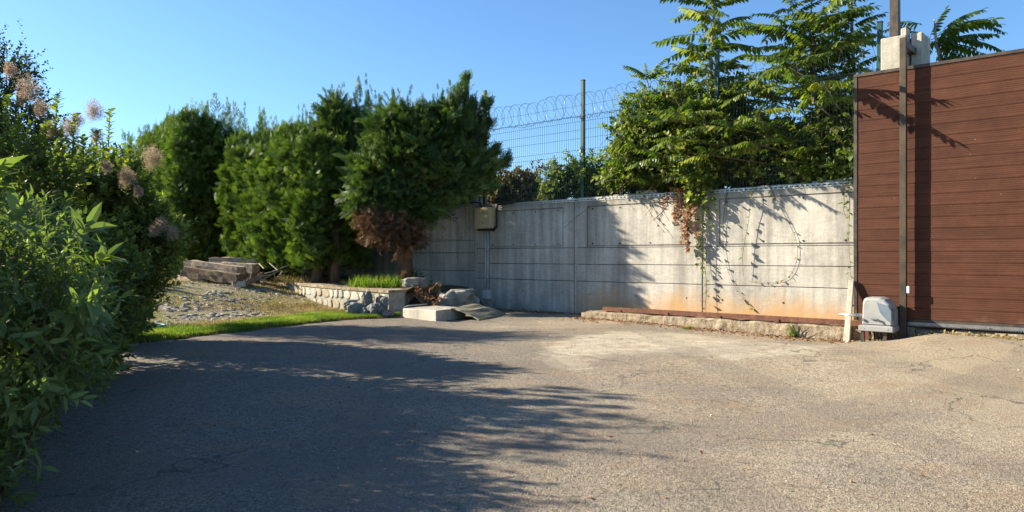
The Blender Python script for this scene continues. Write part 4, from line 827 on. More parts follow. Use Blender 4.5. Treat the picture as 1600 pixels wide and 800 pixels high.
# ================================================================ LEFT SHRUBBERY
def shrub(name, label, cat, base, ells, n, nl, leaf, ln, slen, m, seed, up=.5, spread=.9, whorl=False, lump=.18, keep=None, stems=8, fill=.35, stem_r=.004, bark='twig', jit=.35, extra=None, zmin=None, group=None, depth=(.78, 1.03)):
    t = thing(name, label, cat, base, group)
    P, Q = ells_surface(ells, n, depth, lump, 1.1, keep=keep, seed=seed, zmin=zmin); P2, Q2 = ells_surface(ells, int(n*fill), (.4, .8), lump, 1.1, keep=keep, seed=seed, zmin=zmin)
    P = np.concatenate([P, P2]); Q = np.concatenate([Q, Q2]); D = unit(Q+UP*up+rng.normal(size=P.shape)*jit); ps = [shoots(P-D*slen[1]*.6, D, nl, leaf, ln, slen, spread, whorl)]
    if extra: ps += extra
    v, l, s, ti = merge(ps); np_mesh('foliage', v, l, s, m, t, ti, kind='stuff')
    v, l, s = stem_mesh(P-D*slen[1]*1.1, D, np.full(len(P), slen[1]*1.4), stem_r); np_mesh('twigs', v, l, s, M[bark], t, kind='stuff')
    pool = np.where(sd(P[:, 0], P[:, 1])[1] < -.32)[0] if sd(base[0], base[1])[1] < 0 else np.arange(len(P)); mb = MB(); b = Vector(base); prs = []
    for i in rng.choice(pool, stems): e = Vector(P[i]-D[i]*slen[1]*.5); prs.append(((b.x+random.uniform(-.15, .15), b.y+random.uniform(-.15, .15), b.z-.05), e))
    limb_net(mb, base, prs, .022, .006, 5, .12); part('stems', mb, M[bark], t, kind='stuff'); return t
LAU = leaf_t(.15, .35, .22); OV = leaf_t(.27, .25, .12); KI = kite_t(.3, .15); KN = kite_t(.2, .2)
# nearest: large glossy leaves; the closest leaves are single parts
lau = shrub('large_leaved_shrub', 'dark shrub with large glossy pointed leaves nearest to the camera at the left', 'shrub', (-2.95, 3.9, g(-2.95, 3.9)),
      [((-2.85, 3.7, 1.15), (.72, .8, .62)), ((-2.9, 3.5, .70), (.52, .8, .58)), ((-3.6, 4.9, 1.1), (.82, .9, .85)), ((-3.3, 3.6, 1.25), (.8, .7, .50)), ((-4.05, 5.9, 1.15), (.72, .8, .85))], 3600, 9, LAU, (.05, .095), (.12, .28), M['laurel'], 3, up=.45, spread=.95, lump=.22, zmin=.12, stems=16, stem_r=.002, jit=.5)
lm = []
for k in range(5):
    tv, tf = leaf_t(.14+.02*k, .35, .14+.05*k); me = bpy.data.meshes.new('leaf'); me.from_pydata([tuple(a) for a in tv], [], tf); a = me.attributes.new('tint', 'FLOAT', 'POINT'); a.data.foreach_set('value', [.3+.15*k]*len(tv)); me.materials.append(M['laurel']); lm.append(me)
P, Q = ells_surface([((-2.68, 3.45, 1.22), (.62, .7, .60)), ((-2.78, 3.45, .8), (.52, .6, .5))], 36, (.98, 1.10), .1, 1.1, keep=lambda p: (p[:, 1] < 3.7) & (p[:, 0] > -2.95) & (p[:, 2] > 1.05), seed=2)
off_ = world_of(lau); nleaf = 0
for p, q in zip(P, Q):
    d = unit(q+UP*.5+rng.normal(size=3)*.3); A = unit(np.cross(d, rng.normal(size=3))); B = np.cross(d, A)
    for i in range(8):
        a = i*2.4; x = Vector(unit((A*math.cos(a)+B*math.sin(a))*(1.05-.05*i)+d*(.35+.09*i))); z = Vector(unit(d*1.2+UP*.5)); y = z.cross(x).normalized(); z = x.cross(y); sc = random.uniform(.09, .165)
        o = bpy.data.objects.new('leaf', random.choice(lm)); COL.objects.link(o); o.parent = lau
        mt = Matrix((x, y, z)).transposed().to_4x4(); mt.translation = Vector(p+d*(.012*i))-off_; o.matrix_local = mt @ Matrix.Diagonal((sc, sc, sc, 1)); nleaf += 1
# mid-distance shrubs, narrowing to the foot
shrub('oval_leaved_shrub', 'bushy shrub with small oval leaves leaning out over the asphalt edge', 'shrub', (-5.0, 8.6, g(-5.0, 8.6)),
      [((-4.80, 8.7, 1.55), (.80, .7, .85)), ((-4.50, 8.6, 1.75), (.62, .6, .55)), ((-4.9, 8.8, 1.0), (.60, .6, .62)), ((-4.0, 6.7, 1.15), (.6, .7, .75)), ((-4.0, 6.4, .75), (.5, .7, .5)), ((-4.55, 8.2, 2.3), (.55, .5, .40))], 3300, 10, OV, (.045, .075), (.16, .30), M['smoke_leaf'], 5, up=.55, lump=.2, zmin=.35, stems=22, stem_r=.003)
# two long shoots reaching right
def long_shoots(specs, leaf, ln, n=34):
    P = []; X = []; Z = []
    for a, b in specs:
        a = np.array(a); b = np.array(b); d = unit(b-a); A = unit(np.cross(d, UP)); B = np.cross(d, A)
        for i in range(n):
            t_ = i/n; an = i*2.4; P.append(a+(b-a)*t_+UP*.06*math.sin(t_*3.1)); X.append(unit((A*math.cos(an)+B*math.sin(an))*.9+d*.6)); Z.append(unit(UP+d*.4+rng.normal(size=3)*.2))
    v, l, s = inst(leaf, np.array(P), np.array(X), np.array(Z), rng.uniform(*ln, len(P))); return v, l, s, np.repeat(rng.uniform(.4, 1, len(P)), len(leaf[0]))
y5 = 8.5; ls = [(pt(235, 440, y5), pt(308, 342, y5)), (pt(215, 470, y5), pt(306, 372, y5)), (pt(210, 500, y5), pt(285, 420, y5)), (pt(230, 420, y5), pt(285, 352, y5)), (pt(195, 520, 7.4), pt(262, 470, 7.4)), (pt(180, 530, 7.4), pt(232, 512, 7.4)), (pt(230, 400, y5), pt(262, 348, y5)), (pt(190, 480, y5), pt(262, 440, y5))]
ls += [(pt(x+random.uniform(-8, 8), y+70, yy), pt(x, y, yy)) for x, y, yy in ((75, 190, 7), (60, 215, 7), (90, 150, 7), (117, 180, 7), (172, 172, 7.4), (152, 205, 7.2), (95, 205, 7), (196, 235, 7.3), (130, 215, 7), (30, 180, 6.5), (12, 150, 6.5))]
mb = MB()
for a, b in ls: mb.tube([a, Vector(a).lerp(Vector(b), .5)+Vector((0, 0, .06)), b], [.007, .005, .002], 5, False)
o = thing('smoke_bush', 'smoke bush with pink fluffy plumes and yellowish leafy shoots against the sky', 'shrub', (-5.0, 7.2, g(-5, 7.2)))
part('shoot_stems', mb, M['twig'], o, kind='stuff'); v, l, s, ti = long_shoots(ls, OV, (.05, .085)); np_mesh('shoot_leaves', v, l, s, M['smoke_leaf'], o, ti, kind='stuff')
P, Q = ells_surface([((-4.95, 6.9, 1.95), (.8, .7, .80)), ((-4.6, 7.2, 2.2), (.42, .45, .40)), ((-4.9, 6.4, 1.6), (.7, .7, .9)), ((-5.6, 7.4, 1.5), (.8, .6, .95)), ((-5.3, 8.3, 2.0), (.5, .5, .6))], 1900, (.7, 1.05), .25, 1.2, seed=8); D = unit(Q+UP*.7+rng.normal(size=P.shape)*.35)
v, l, s, ti = shoots(P-D*.15, D, 9, OV, (.05, .08), (.14, .3)); np_mesh('foliage', v, l, s, M['smoke_leaf'], o, ti, kind='stuff')
v, l, s = stem_mesh(P-D*.3, D, np.full(len(P), .4), .003); np_mesh('twigs', v, l, s, M['twig'], o, kind='stuff')
for (px, py, yy, r_) in ((40, 145, 6.8, .11), (62, 172, 6.9, .07), (145, 177, 7.3, .09), (236, 250, 7.4, .10), (196, 280, 7.2, .08), (252, 352, 7.5, .06), (240, 362, 7.5, .05), (268, 366, 7.5, .06), (14, 112, 7.2, .06), (108, 205, 7.1, .08), (78, 205, 7.1, .06), (150, 215, 7.2, .06), (215, 300, 7.2, .04), (120, 190, 7.2, .06), (165, 262, 7.2, .05)):
    n = 2200 if r_ > .07 else 1200; c = np.array(pt(px, py, yy)); r_ *= .85; sub = np.array([(0, 0, 0), (.6, .2, .5), (-.5, .3, .7), (.3, -.4, 1.1), (-.2, 0, -.7), (.75, 0, -.3)])*r_; u_ = unit(rng.normal(size=(n, 3))); rr = rng.random(n)**.6; p = c+sub[rng.choice(6, n, p=[.3, .2, .15, .15, .1, .1])]+u_*rr[:, None]*r_*np.array([.75, .75, .8])
    k = leaf_t(.05, 0, .2); v, l, s = inst(kite_t(.06, .3), p, unit(u_+rng.normal(size=(n, 3))*.8), rng.normal(size=(n, 3)), rng.uniform(.012, .026, n)); np_mesh('plume', v, l, s, M['plume'], o, np.repeat(np.clip(rng.random(n), 0, 1), 5))
# dark tree at the frame's left edge and its neighbours out of frame (they cast the long shadow)
def broadleaf(label, base, ells, n, m, leaf, ln, seed, nl=8, lump=.25, trunk=.07, stems=24, group=None, slen=(.12, .28), fill=.4, name='broadleaf_tree', bark='bark'):
    t = thing(name, label, 'tree', base, group); P, Q = ells_surface(ells, n, (.72, 1.05), lump, 1.2, seed=seed); P2, Q2 = ells_surface(ells, int(n*fill), (.35, .75), lump, 1.2, seed=seed)
    P = np.concatenate([P, P2]); Q = np.concatenate([Q, Q2]); D = unit(Q+UP*.35+rng.normal(size=P.shape)*.45); v, l, s, ti = shoots(P-D*.12, D, nl, leaf, ln, slen); np_mesh('crown', v, l, s, m, t, ti, kind='stuff')
    iu = rng.choice(np.where(Q[:, 2] > .3)[0], 60); mbu = []
    for i in iu: a_ = P[i]; mbu.append((tuple(a_-UP*.1), tuple(a_+np.array([random.uniform(-.15, .15), random.uniform(-.15, .15), random.uniform(.3, .6)]))))
    v, l, s, ti = long_shoots(mbu, leaf, (ln[0], ln[1]), 16); np_mesh('top_shoots', v, l, s, m, t, ti, kind='stuff')
    b = Vector(base); tc = Vector(np.mean([e[0] for e in ells], 0)); tp = [b-Vector((0, 0, .1)), b.lerp(tc, .35)+Vector((.05, 0, 0)), b.lerp(tc, .75)+Vector((-.04, .03, 0)), tc+Vector((0, 0, .3))]; part('trunk', MB().tube(tp, [trunk*1.2, trunk, trunk*.8, trunk*.4], 9), M[bark], t, smooth=True)
    mb = MB(); prs = [(tp[random.choice((1, 2, 2, 3))], Vector(P[i])) for i in rng.choice(len(P), stems)]; limb_net(mb, base, prs, .022, .004, 5, .15); part('branches', mb, M[bark], t, kind='stuff'); return t
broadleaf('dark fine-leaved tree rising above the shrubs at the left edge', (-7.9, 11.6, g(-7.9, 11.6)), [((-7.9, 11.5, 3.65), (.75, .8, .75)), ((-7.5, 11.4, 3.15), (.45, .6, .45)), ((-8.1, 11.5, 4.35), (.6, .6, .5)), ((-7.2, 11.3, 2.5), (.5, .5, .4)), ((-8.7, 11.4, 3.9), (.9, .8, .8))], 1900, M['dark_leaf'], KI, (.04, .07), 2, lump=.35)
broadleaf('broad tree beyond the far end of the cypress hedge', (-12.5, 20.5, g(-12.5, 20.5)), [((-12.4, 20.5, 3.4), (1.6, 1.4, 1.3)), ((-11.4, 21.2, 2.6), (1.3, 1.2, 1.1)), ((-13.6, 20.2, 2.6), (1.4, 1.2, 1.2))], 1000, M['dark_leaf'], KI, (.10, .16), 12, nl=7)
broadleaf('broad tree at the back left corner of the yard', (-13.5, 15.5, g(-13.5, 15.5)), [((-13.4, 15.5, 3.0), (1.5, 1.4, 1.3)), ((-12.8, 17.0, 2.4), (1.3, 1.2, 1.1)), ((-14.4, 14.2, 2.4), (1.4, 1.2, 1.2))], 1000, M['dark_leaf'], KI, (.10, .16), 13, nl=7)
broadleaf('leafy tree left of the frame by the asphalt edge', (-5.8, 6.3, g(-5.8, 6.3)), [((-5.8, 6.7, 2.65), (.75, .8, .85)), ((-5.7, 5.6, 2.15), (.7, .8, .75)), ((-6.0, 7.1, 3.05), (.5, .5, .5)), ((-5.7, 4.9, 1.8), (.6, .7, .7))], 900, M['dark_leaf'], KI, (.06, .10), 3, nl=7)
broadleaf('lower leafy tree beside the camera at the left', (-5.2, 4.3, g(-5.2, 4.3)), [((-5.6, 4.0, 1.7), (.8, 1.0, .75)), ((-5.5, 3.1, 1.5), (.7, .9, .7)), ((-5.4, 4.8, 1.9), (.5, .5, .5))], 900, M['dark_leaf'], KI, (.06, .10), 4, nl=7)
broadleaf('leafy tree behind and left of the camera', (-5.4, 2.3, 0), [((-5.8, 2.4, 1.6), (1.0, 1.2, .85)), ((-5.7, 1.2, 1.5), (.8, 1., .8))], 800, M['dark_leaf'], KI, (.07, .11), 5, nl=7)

# ================================================================ GROWTH BEYOND THE WALL
def pinnate(seed, pairs=11, ll=.26, lw=.19, m=None, tint=.5):
    r = random.Random(seed); tv, tf = leaf_t(lw, .3, .18); V_ = []; F_ = []; T_ = []
    pts = [Vector((t, .02*math.sin(t*3+seed), .10*t-.34*t*t)) for t in [i/8 for i in range(9)]]
    mb = MB(); mb.tube([p for p in pts], [.010*(1-.6*i/8) for i in range(9)], 3, False); V_ += mb.v; F_ += mb.f; T_ += [.5]*len(mb.v)
    def lf(t, ang, L_, dz):
        i = min(int(t*8), 7); p = pts[i].lerp(pts[i+1], t*8-i); x = Vector((math.cos(ang), math.sin(ang), dz)).normalized(); y = Vector((0, 0, 1)).cross(x).normalized(); z = x.cross(y); k = len(V_); tt_ = min(max(tint+r.uniform(-.2, .2), 0), 1)
        for a, b, c in tv: V_.append(tuple(p+x*a*L_+y*b*L_+z*c*L_)); T_.append(tt_)
        F_.extend([tuple(q+k for q in f) for f in tf])
    for i in range(pairs):
        t = .14+.84*i/(pairs-1); L_ = ll*(1-.45*abs(t-.45)**1.4*1.6)*r.uniform(.88, 1.1)
        for sg in (-1, 1): lf(t, sg*r.uniform(1.05, 1.35)*(1-.25*t), L_, r.uniform(-1.15, -.45))
    lf(1., 0, ll*.8, -.3); me = bpy.data.meshes.new('leaf'); me.from_pydata([tuple(v) for v in V_], [], F_); a = me.attributes.new('tint', 'FLOAT', 'POINT'); a.data.foreach_set('value', T_); me.materials.append(m); return me
FR = [pinnate(i, 10+i % 3, .25+.02*(i % 2), .19, M['ail'], .25+.12*i) for i in range(5)]; FY = [pinnate(10+i, 10, .25, .2, M['ail_y'], .3+.15*i) for i in range(4)]
def put_leaf(me, parent, p, d, L_, roll=0, off=None):
    x = Vector(d).normalized(); z = Vector((0, 0, 1)); z = (z-x*z.dot(x)); z = z.normalized() if z.length > .05 else Vector((1, 0, 0)); z = Matrix.Rotation(roll, 3, x) @ z; y = z.cross(x).normalized(); z = x.cross(y)
    o = bpy.data.objects.new('leaf', me); COL.objects.link(o); o.parent = parent; mt = Matrix((x, y, z)).transposed().to_4x4(); mt.translation = Vector(p)-off; o.matrix_local = mt @ Matrix.Diagonal((L_, L_, L_, 1)); return o
def ailanthus(label, pts, rad, whorls, bark='pale_bark'):
    """whorls: (point, number of leaves, length, tilt up, share of yellow, spread)"""
    t = thing('tree_of_heaven', label, 'tree', pts[0]); off = world_of(t); part('trunk', MB().tube(pts, rad, 7), M[bark], t, smooth=True); tp = [Vector(p) for p in pts]; tw = MB()
    for (p, n, L_, tilt, yel, spr) in whorls:
        p = Vector(p); near = min((tp[i].lerp(tp[i+1], f/6) for i in range(len(tp)-1) for f in range(7)), key=lambda q: (q-p).length+abs(q.z-(p.z-.25))*.5)
        if (near-p).length > .05: tw.tube([near, near.lerp(p, .5)+Vector((0, 0, -.04)), p-Vector((0, 0, .02))], [.016, .011, .006], 5, False)
        a0 = random.uniform(0, 6)
        for i in range(n):
            a = a0+i*2.4+random.uniform(-.25, .25); ti = tilt+random.uniform(-.2, .3)+.25*(i/n); q = p+Vector((random.uniform(-1, 1), random.uniform(-1, 1), random.uniform(-1, 1)))*spr
            if spr > .05: tw.tube([p-Vector((0, 0, .05)), q], [.006, .004], 4, False)
            put_leaf(random.choice(FY if random.random() < yel else FR), t, q, (math.cos(a), math.sin(a), ti), L_*random.uniform(.8, 1.15), random.uniform(-.35, .35), off)
    if tw.v: part('limbs', tw, M[bark], t, kind='stuff')
    return t
def q3(px, py, y): return Vector(pt(px, py, y))
ya = 11.75; r9 = random.Random(12)
ailanthus('slender tree of heaven rising behind the middle fence post with tiered drooping leaves', [q3(1112, 330, ya), q3(1113, 200, ya), q3(1110, 100, ya), q3(1116, 20, ya), q3(1122, -90, ya)], [.035, .03, .026, .02, .01],
    [(q3(1112+r9.uniform(-14, 14), py, ya+r9.uniform(-.15, .15)), 5, r9.uniform(.5, .78), r9.uniform(.0, .45), .2, .07) for py in (165, 140, 118, 100, 84, 66, 50, 36, 20, 6, -10, -28, -50, -75, -95)])
ailanthus('small tree of heaven with a yellow-green tuft at the left of the scrub', [q3(1025, 320, 12.6), q3(1022, 220, 12.6), q3(1012, 130, 12.6), q3(1010, 118, 12.6)], [.025, .02, .012, .008], [(q3(1011, 122, 12.6), 9, .42, .7, .5, .03), (q3(1014, 150, 12.6), 6, .45, .2, .3, .04), (q3(1020, 190, 12.5), 6, .45, .2, .3, .1)])
yb = 10.9; r8 = random.Random(3); wh = []
for (px, py, n, L_, ye) in ((1315, 120, 7, .55, .3), (1322, 175, 7, .5, .3), (1300, 75, 7, .6, .2), (1325, 80, 6, .5, .2), (1290, 160, 7, .55, .5), (1318, 30, 6, .55, .2), (1225, 40, 6, .6, .3), (1255, 85, 7, .6, .4), (1215, 240, 6, .5, .6), (1240, 265, 6, .45, .5), (1180, 215, 6, .5, .5), (1300, 255, 5, .45, .4), (1205, 160, 6, .55, .5), (1245, 15, 7, .6, .3), (1275, -10, 8, .6, .3), (1300, 30, 7, .6, .3), (1240, 60, 6, .6, .2), (1275, 75, 7, .62, .3), (1310, 90, 7, .6, .3), (1225, 100, 6, .6, .4), (1262, 110, 7, .6, .6), (1200, 130, 7, .6, .6), (1290, 130, 6, .6, .4), (1170, 150, 6, .55, .5), (1235, 150, 7, .6, .7), (1275, 160, 7, .6, .7), (1310, 150, 6, .55, .3), (1250, 195, 7, .6, .5), (1295, 200, 6, .55, .3), (1190, 180, 5, .55, .3), (1225, 215, 5, .5, .4), (1275, 235, 6, .5, .3), (1315, 225, 5, .5, .2), (1260, 45, 7, .6, .2), (1320, 55, 6, .5, .2)):
    pass
    wh.append((q3(px+r8.uniform(-9, 9), py+r8.uniform(-8, 8), yb+r8.uniform(-.5, .5)), n+1, L_*r8.uniform(.7, 1.05), r8.uniform(.0, .5), ye*.8, .10))
for (s5, d5, z5, n5) in ((4.35, .35, 3.05, 5), (4.75, .55, 3.25, 5), (5.2, .45, 3.0, 5), (5.6, .6, 3.35, 5), (5.0, .7, 3.6, 5), (4.5, .5, 3.6, 5), (5.9, .4, 3.1, 4)): wh.append((Vector(W(s5-.3, d5, z5)), n5, .5, .1, .3, .06))
ailanthus('broad tree of heaven with yellowing leaves standing left of the gate', [q3(1303, 300, yb), q3(1292, 230, yb), q3(1272, 140, yb), q3(1265, 60, yb), q3(1270, -30, yb)], [.03, .026, .02, .015, .008], wh, 'twig')
ailanthus('low tree of heaven sapling spreading its fronds inside the rounded bush', [q3(1000, 320, 12.4), q3(1002, 250, 12.4), q3(1000, 215, 12.3)], [.02, .016, .01], [(q3(1000, 225, 12.1), 6, .5, .15, .4, .08), (q3(985, 262, 12.1), 6, .45, .1, .4, .08), (q3(1030, 250, 12.0), 6, .5, .1, .3, .1), (q3(1045, 205, 12.1), 6, .5, .3, .3, .1), (q3(1022, 285, 12.0), 5, .4, .1, .4, .05), (q3(1060, 165, 12.0), 6, .5, .3, .2, .1), (q3(1075, 195, 11.8), 6, .5, .2, .2, .1)])
yc = 10.9
ailanthus('pale-trunked tree of heaven leaning up close beside the gate end', [q3(1318, 310, yc), q3(1320, 240, yc), q3(1328, 180, yc), q3(1334, 110, yc), q3(1331, 40, yc), q3(1328, -60, yc)], [.05, .045, .04, .03, .022, .012],
    [(q3(1331, 40, yc), 4, .5, .3, .1, .03), (q3(1334, 110, yc), 5, .5, .2, .2, .05), (q3(1330, 5, yc), 5, .5, .4, .1, .05), (q3(1322, -50, yc), 8, .6, .4, .1, .05), (q3(1322, 150, yc), 4, .45, .1, .2, .05), (q3(1325, 190, yc), 4, .45, .1, .2, .05), (q3(1350, -20, yc), 6, .5, .3, .1, .05),
     (Vector(W(6.35, .35, 3.60)), 3, .55, .1, .1, .06), (Vector(W(6.6, .7, 3.75)), 3, .55, -.05, .1, .04), (Vector(W(6.2, .8, 4.0)), 4, .6, .1, .1, .04)])
yd = 10.2
tD = [q3(1480, 200, yd), q3(1470, 100, yd), q3(1462, 60, yd), q3(1460, 30, yd)]
t = ailanthus('tree of heaven fanning its leaves above the brown gate', tD, [.03, .025, .018, .01], [])
o_ = world_of(t)
for (px, py, dx, dz, L_) in ((1448, 66, .8, .1, .6), (1472, 66, .9, .3, .6), (1500, 62, .8, -.1, .5), (1490, 85, .8, -.2, .45), (1475, 45, .7, .6, .5), (1520, 36, .8, -.1, .4), (1430, 88, .3, -.5, .4), (1455, 62, 1, .25, .62), (1460, 58, .9, .45, .7), (1458, 66, 1, -.02, .65), (1465, 70, 1, -.25, .55), (1452, 60, .1, .9, .4), (1450, 62, -.8, .35, .4), (1450, 68, -.9, .05, .42), (1455, 75, -.5, -.35, .4), (1462, 80, .6, -.4, .5), (1440, 40, -.9, .2, .5), (1425, 45, -.9, .1, .45), (1468, 52, .95, .55, .62), (1500, 40, .9, .15, .45), (1470, 84, .9, -.35, .5)):
    put_leaf(random.choice(FR[:3]), t, q3(px, py, yd+random.uniform(-.15, .15)), (dx, random.uniform(-.5, .2), dz), L_, random.uniform(-.3, .3), o_)

# scrub behind the fence
def scrub(label, ells, n, m='scrub', seed=1, ln=(.055, .10), leaf=OV, nl=8, cat='shrub', lump=.40, fill=.3, slen=(.14, .36), name='scrub_bush'):
    xs_ = []
    for c_, r3 in ells:
        for _ in range(12):
            a = random.uniform(0, 6.28); d3 = np.array([math.cos(a)*.8, -abs(math.sin(a))*.3, random.uniform(.25, 1.)]); d3 /= np.linalg.norm(d3); a0 = np.array(c_)+d3*np.array(r3)*.7; xs_.append((tuple(a0), tuple(a0+d3*random.uniform(.3, .55)+np.array([0, 0, -.05]))))
    ex = [long_shoots(xs_, leaf, ln, 18)]
    def clear(p): s2, d2 = sd(p[:, 0], p[:, 1]); return ~((d2 > -.32) & (p[:, 2] < 2.6)) & (d2 < .35)
    e = ells[0][0]; return shrub(name, label, cat, (e[0], e[1], .45), ells, n, nl, leaf, ln, slen, M[m], seed, up=.3, lump=lump, stems=14, fill=fill, jit=.6, keep=clear, extra=ex)
E = lambda px, py, y, rx, rz, ry=.6: ((X2(px, y), y, z_at(py, y)), (rx, ry, rz))
scrub('rounded dark green bush behind the fence right of the bare mesh', [E(1010, 205, 12.5, .52, .55), E(992, 240, 12.6, .38, .42), E(1045, 190, 12.4, .45, .5), E(965, 275, 12.7, .28, .24), E(1040, 255, 12.4, .55, .55), E(1000, 280, 12.5, .6, .4), E(1055, 165, 12.4, .22, .3)], 1350, seed=1)
scrub('tangled bush behind the middle fence post under the tall tree', [E(1090, 190, 11.9, .5, .45), E(1115, 235, 11.8, .55, .55), E(1150, 200, 11.8, .4, .4), E(1080, 260, 11.8, .55, .45), E(1130, 160, 11.9, .25, .3)], 1150, seed=2)
scrub('leafy bush behind the wall left of the tree of heaven stems', [E(1190, 240, 11.5, .5, .4), E(1225, 262, 11.4, .45, .3), E(1175, 270, 11.5, .45, .3)], 850, seed=3)
scrub('low leafy bush behind the wall next to the gate end', [E(1280, 245, 10.8, .42, .35), E(1315, 225, 10.6, .3, .42), E(1260, 262, 10.9, .45, .28), E(1300, 190, 10.9, .25, .32)], 850, seed=4)
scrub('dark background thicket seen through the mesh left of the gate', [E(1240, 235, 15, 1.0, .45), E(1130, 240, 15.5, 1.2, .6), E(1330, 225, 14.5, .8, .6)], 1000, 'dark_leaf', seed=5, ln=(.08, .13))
scrub('small tree with reddish autumn leaves beyond the fence', [E(790, 290, 19, .45, .32), E(815, 300, 19, .45, .3), E(770, 300, 19, .4, .35), E(830, 285, 19, .2, .2)], 520, 'red_leaf', seed=6, ln=(.07, .12), name='small_tree', cat='tree')
scrub('green bush beyond the fence left of the fence post', [E(880, 288, 18, .4, .38), E(905, 275, 18, .35, .35), E(925, 300, 18, .5, .4), E(860, 300, 18, .3, .2)], 600, 'scrub', seed=7, ln=(.07, .11))
scrub('low dull bush beyond the fence behind the reddish tree', [E(840, 306, 24, .9, .3), E(780, 312, 24, .9, .25)], 400, 'dark_leaf', seed=9, ln=(.1, .15))
scrub('climbing greenery round the foot of the fence post', [E(930, 285, 13.3, .25, .3, .3), E(945, 300, 13.2, .3, .2, .3)], 260, 'vine', seed=8, ln=(.05, .08))

# ================================================================ VINES OVER THE WALL
VL = []
for k in range(6):
    tv, tf = leaf_t(.42, .2, .2, .38); mm = M['vine'] if k < 4 else M['dry_leaf']; me = bpy.data.meshes.new('leaf'); me.from_pydata([tuple(a) for a in tv], [], tf); a = me.attributes.new('tint', 'FLOAT', 'POINT'); a.data.foreach_set('value', [(.15, .4, .65, .9, .3, .7)[k]]*len(tv)); me.materials.append(mm); VL.append(me)
def vine(label, strands, group=None, stem='vine_stem'):
    """strands: list of ((s,d,z) points, leaf pitch, leaf size, dry share)"""
    p0 = strands[0][0][0]; t = thing('climbing_vine', label, 'vine', W(*p0), group); off = world_of(t); st = MB(); cnt = 0
    for pts, pitch, sz, dry in strands:
        P = [Vector(W(*p)) for p in pts]; fine = []
        for i in range(len(P)-1):
            a = P[max(i-1, 0)]; b = P[i]; c = P[i+1]; d = P[min(i+2, len(P)-1)]
            for k in range(8): q = k/8; fine.append(.5*((2*b)+(c-a)*q+(2*a-5*b+4*c-d)*q*q+(3*b-a-3*c+d)*q**3))
        fine.append(P[-1]); st.tube(fine, [(.0032 if stem == 'vine_shadow' else .005)*(1-.5*i/len(fine)) for i in range(len(fine))], 4, False)
        L_ = 0; nxt = pitch*random.random()
        for i in range(len(fine)-1):
            seg = (fine[i+1]-fine[i]).length
            while L_+seg > nxt and cnt < 300:
                q = fine[i].lerp(fine[i+1], (nxt-L_)/seg); a = random.uniform(0, 6.28); x = Vector((DR[0], DR[1], 0))*math.cos(a)+Vector((NR[0], NR[1], 0))*(abs(math.sin(a))*.8+.1)+Vector((0, 0, random.uniform(-.9, .2)))
                put_leaf(random.choice(VL[4:] if random.random() < dry else VL[:4]), t, q, x, sz*random.uniform(.6, 1.2), random.uniform(-.6, .6), off); cnt += 1; nxt += pitch*random.uniform(.5, 1.5)
            L_ += seg
    part('stem', st, M[stem], t, kind='stuff'); return t
S_ = lambda px, d=.1: s_at(px, d)
top = 2.56
def hang(px, zend, drift=.0, d=.06, dry=.0, pitch=.07, sz=.075, z0=top, wig=.05):
    s = S_(px, d); n = 5; pts = [(s, -.1, z0+.02), (s, d*.8, z0)]
    for i in range(1, n+1): t = i/n; pts.append((s+drift*t+random.uniform(-wig, wig)*.5, d+random.uniform(-.01, .03), z0+(zend-z0)*t))
    return (pts, pitch, sz, dry)
vine('thick vine curtain hanging over the wall at the middle joint down to the kerb', [hang(1100, .66, .03, .07), hang(1086, 1.3, .05, .08), hang(1097, 1.55, .0, .09), hang(1108, 1.9, .05, .06), hang(1093, 2.0, -.05, .12, .1, .05), hang(1080, 1.9, .0, .12, .2, .05), hang(1112, 2.1, .1, .12, .1, .05), hang(1103, 2.2, .02, .16, 0, .04, .09)])
vine('dried brown vine hanging over the wall left of the green vine curtain', [hang(px, z, dr, d, 1., .030, .085) for px, z, dr, d in ((1055, 1.95, .05, .08), (1062, 1.7, .05, .10), (1068, 1.6, .06, .08), (1074, 1.75, .0, .12), (1080, 1.55, .0, .10), (1060, 2.1, -.05, .14), (1050, 2.1, -.2, .07), (1084, 1.8, .04, .14))])
vine('sparse vine strand hanging on the wall right of the green curtain', [hang(1176, 1.2, -.15, .05, 0, .12, .07)])
vine('dark strands drawing a vine shadow that arches low across the sunlit wall panel', [([(S_(1195), -.1, 2.58), (S_(1203, .02), .018, 2.5), (S_(1225, .02), .018, 2.1), (S_(1243, .02), .018, 1.75), (S_(1245, .02), .018, 1.45), (S_(1232, .02), .018, 1.2), (S_(1205, .02), .018, 1.12), (S_(1170, .02), .018, 1.13)], .13, .05, .2),
      ([(S_(1140), -.1, 2.58), (S_(1135, .02), .018, 2.4), (S_(1130, .02), .018, 1.9), (S_(1132, .02), .018, 1.5), (S_(1145, .02), .018, 1.1), (S_(1175, .02), .018, .70)], .13, .055, 0)], stem='vine_shadow')  # thin dark strands flush to the wall stand in for a vine's shadow
vine('vine trailing down the wall right beside the gate frame', [hang(1326, 1.1, .02, .10, 0, .085, .075), hang(1316, 2.0, .05, .12, 0, .08, .08)])
vine('thin vine creeping left from the wall top near the shade edge', [([(S_(945), -.1, 2.55), (S_(938, .05), .05, 2.48), (S_(915, .04), .04, 2.3), (S_(893, .04), .04, 2.12), (S_(880, .04), .04, 1.98)], .12, .055, .1), ([(S_(1010), -.1, 2.55), (S_(1005, .05), .05, 2.45), (S_(1022, .05), .05, 2.1), (S_(1040, .05), .05, 1.85)], .09, .05, .8), ([(S_(1040), -.1, 2.55), (S_(1030, .05), .06, 2.4), (S_(1008, .05), .06, 2.15)], .08, .05, .9)])
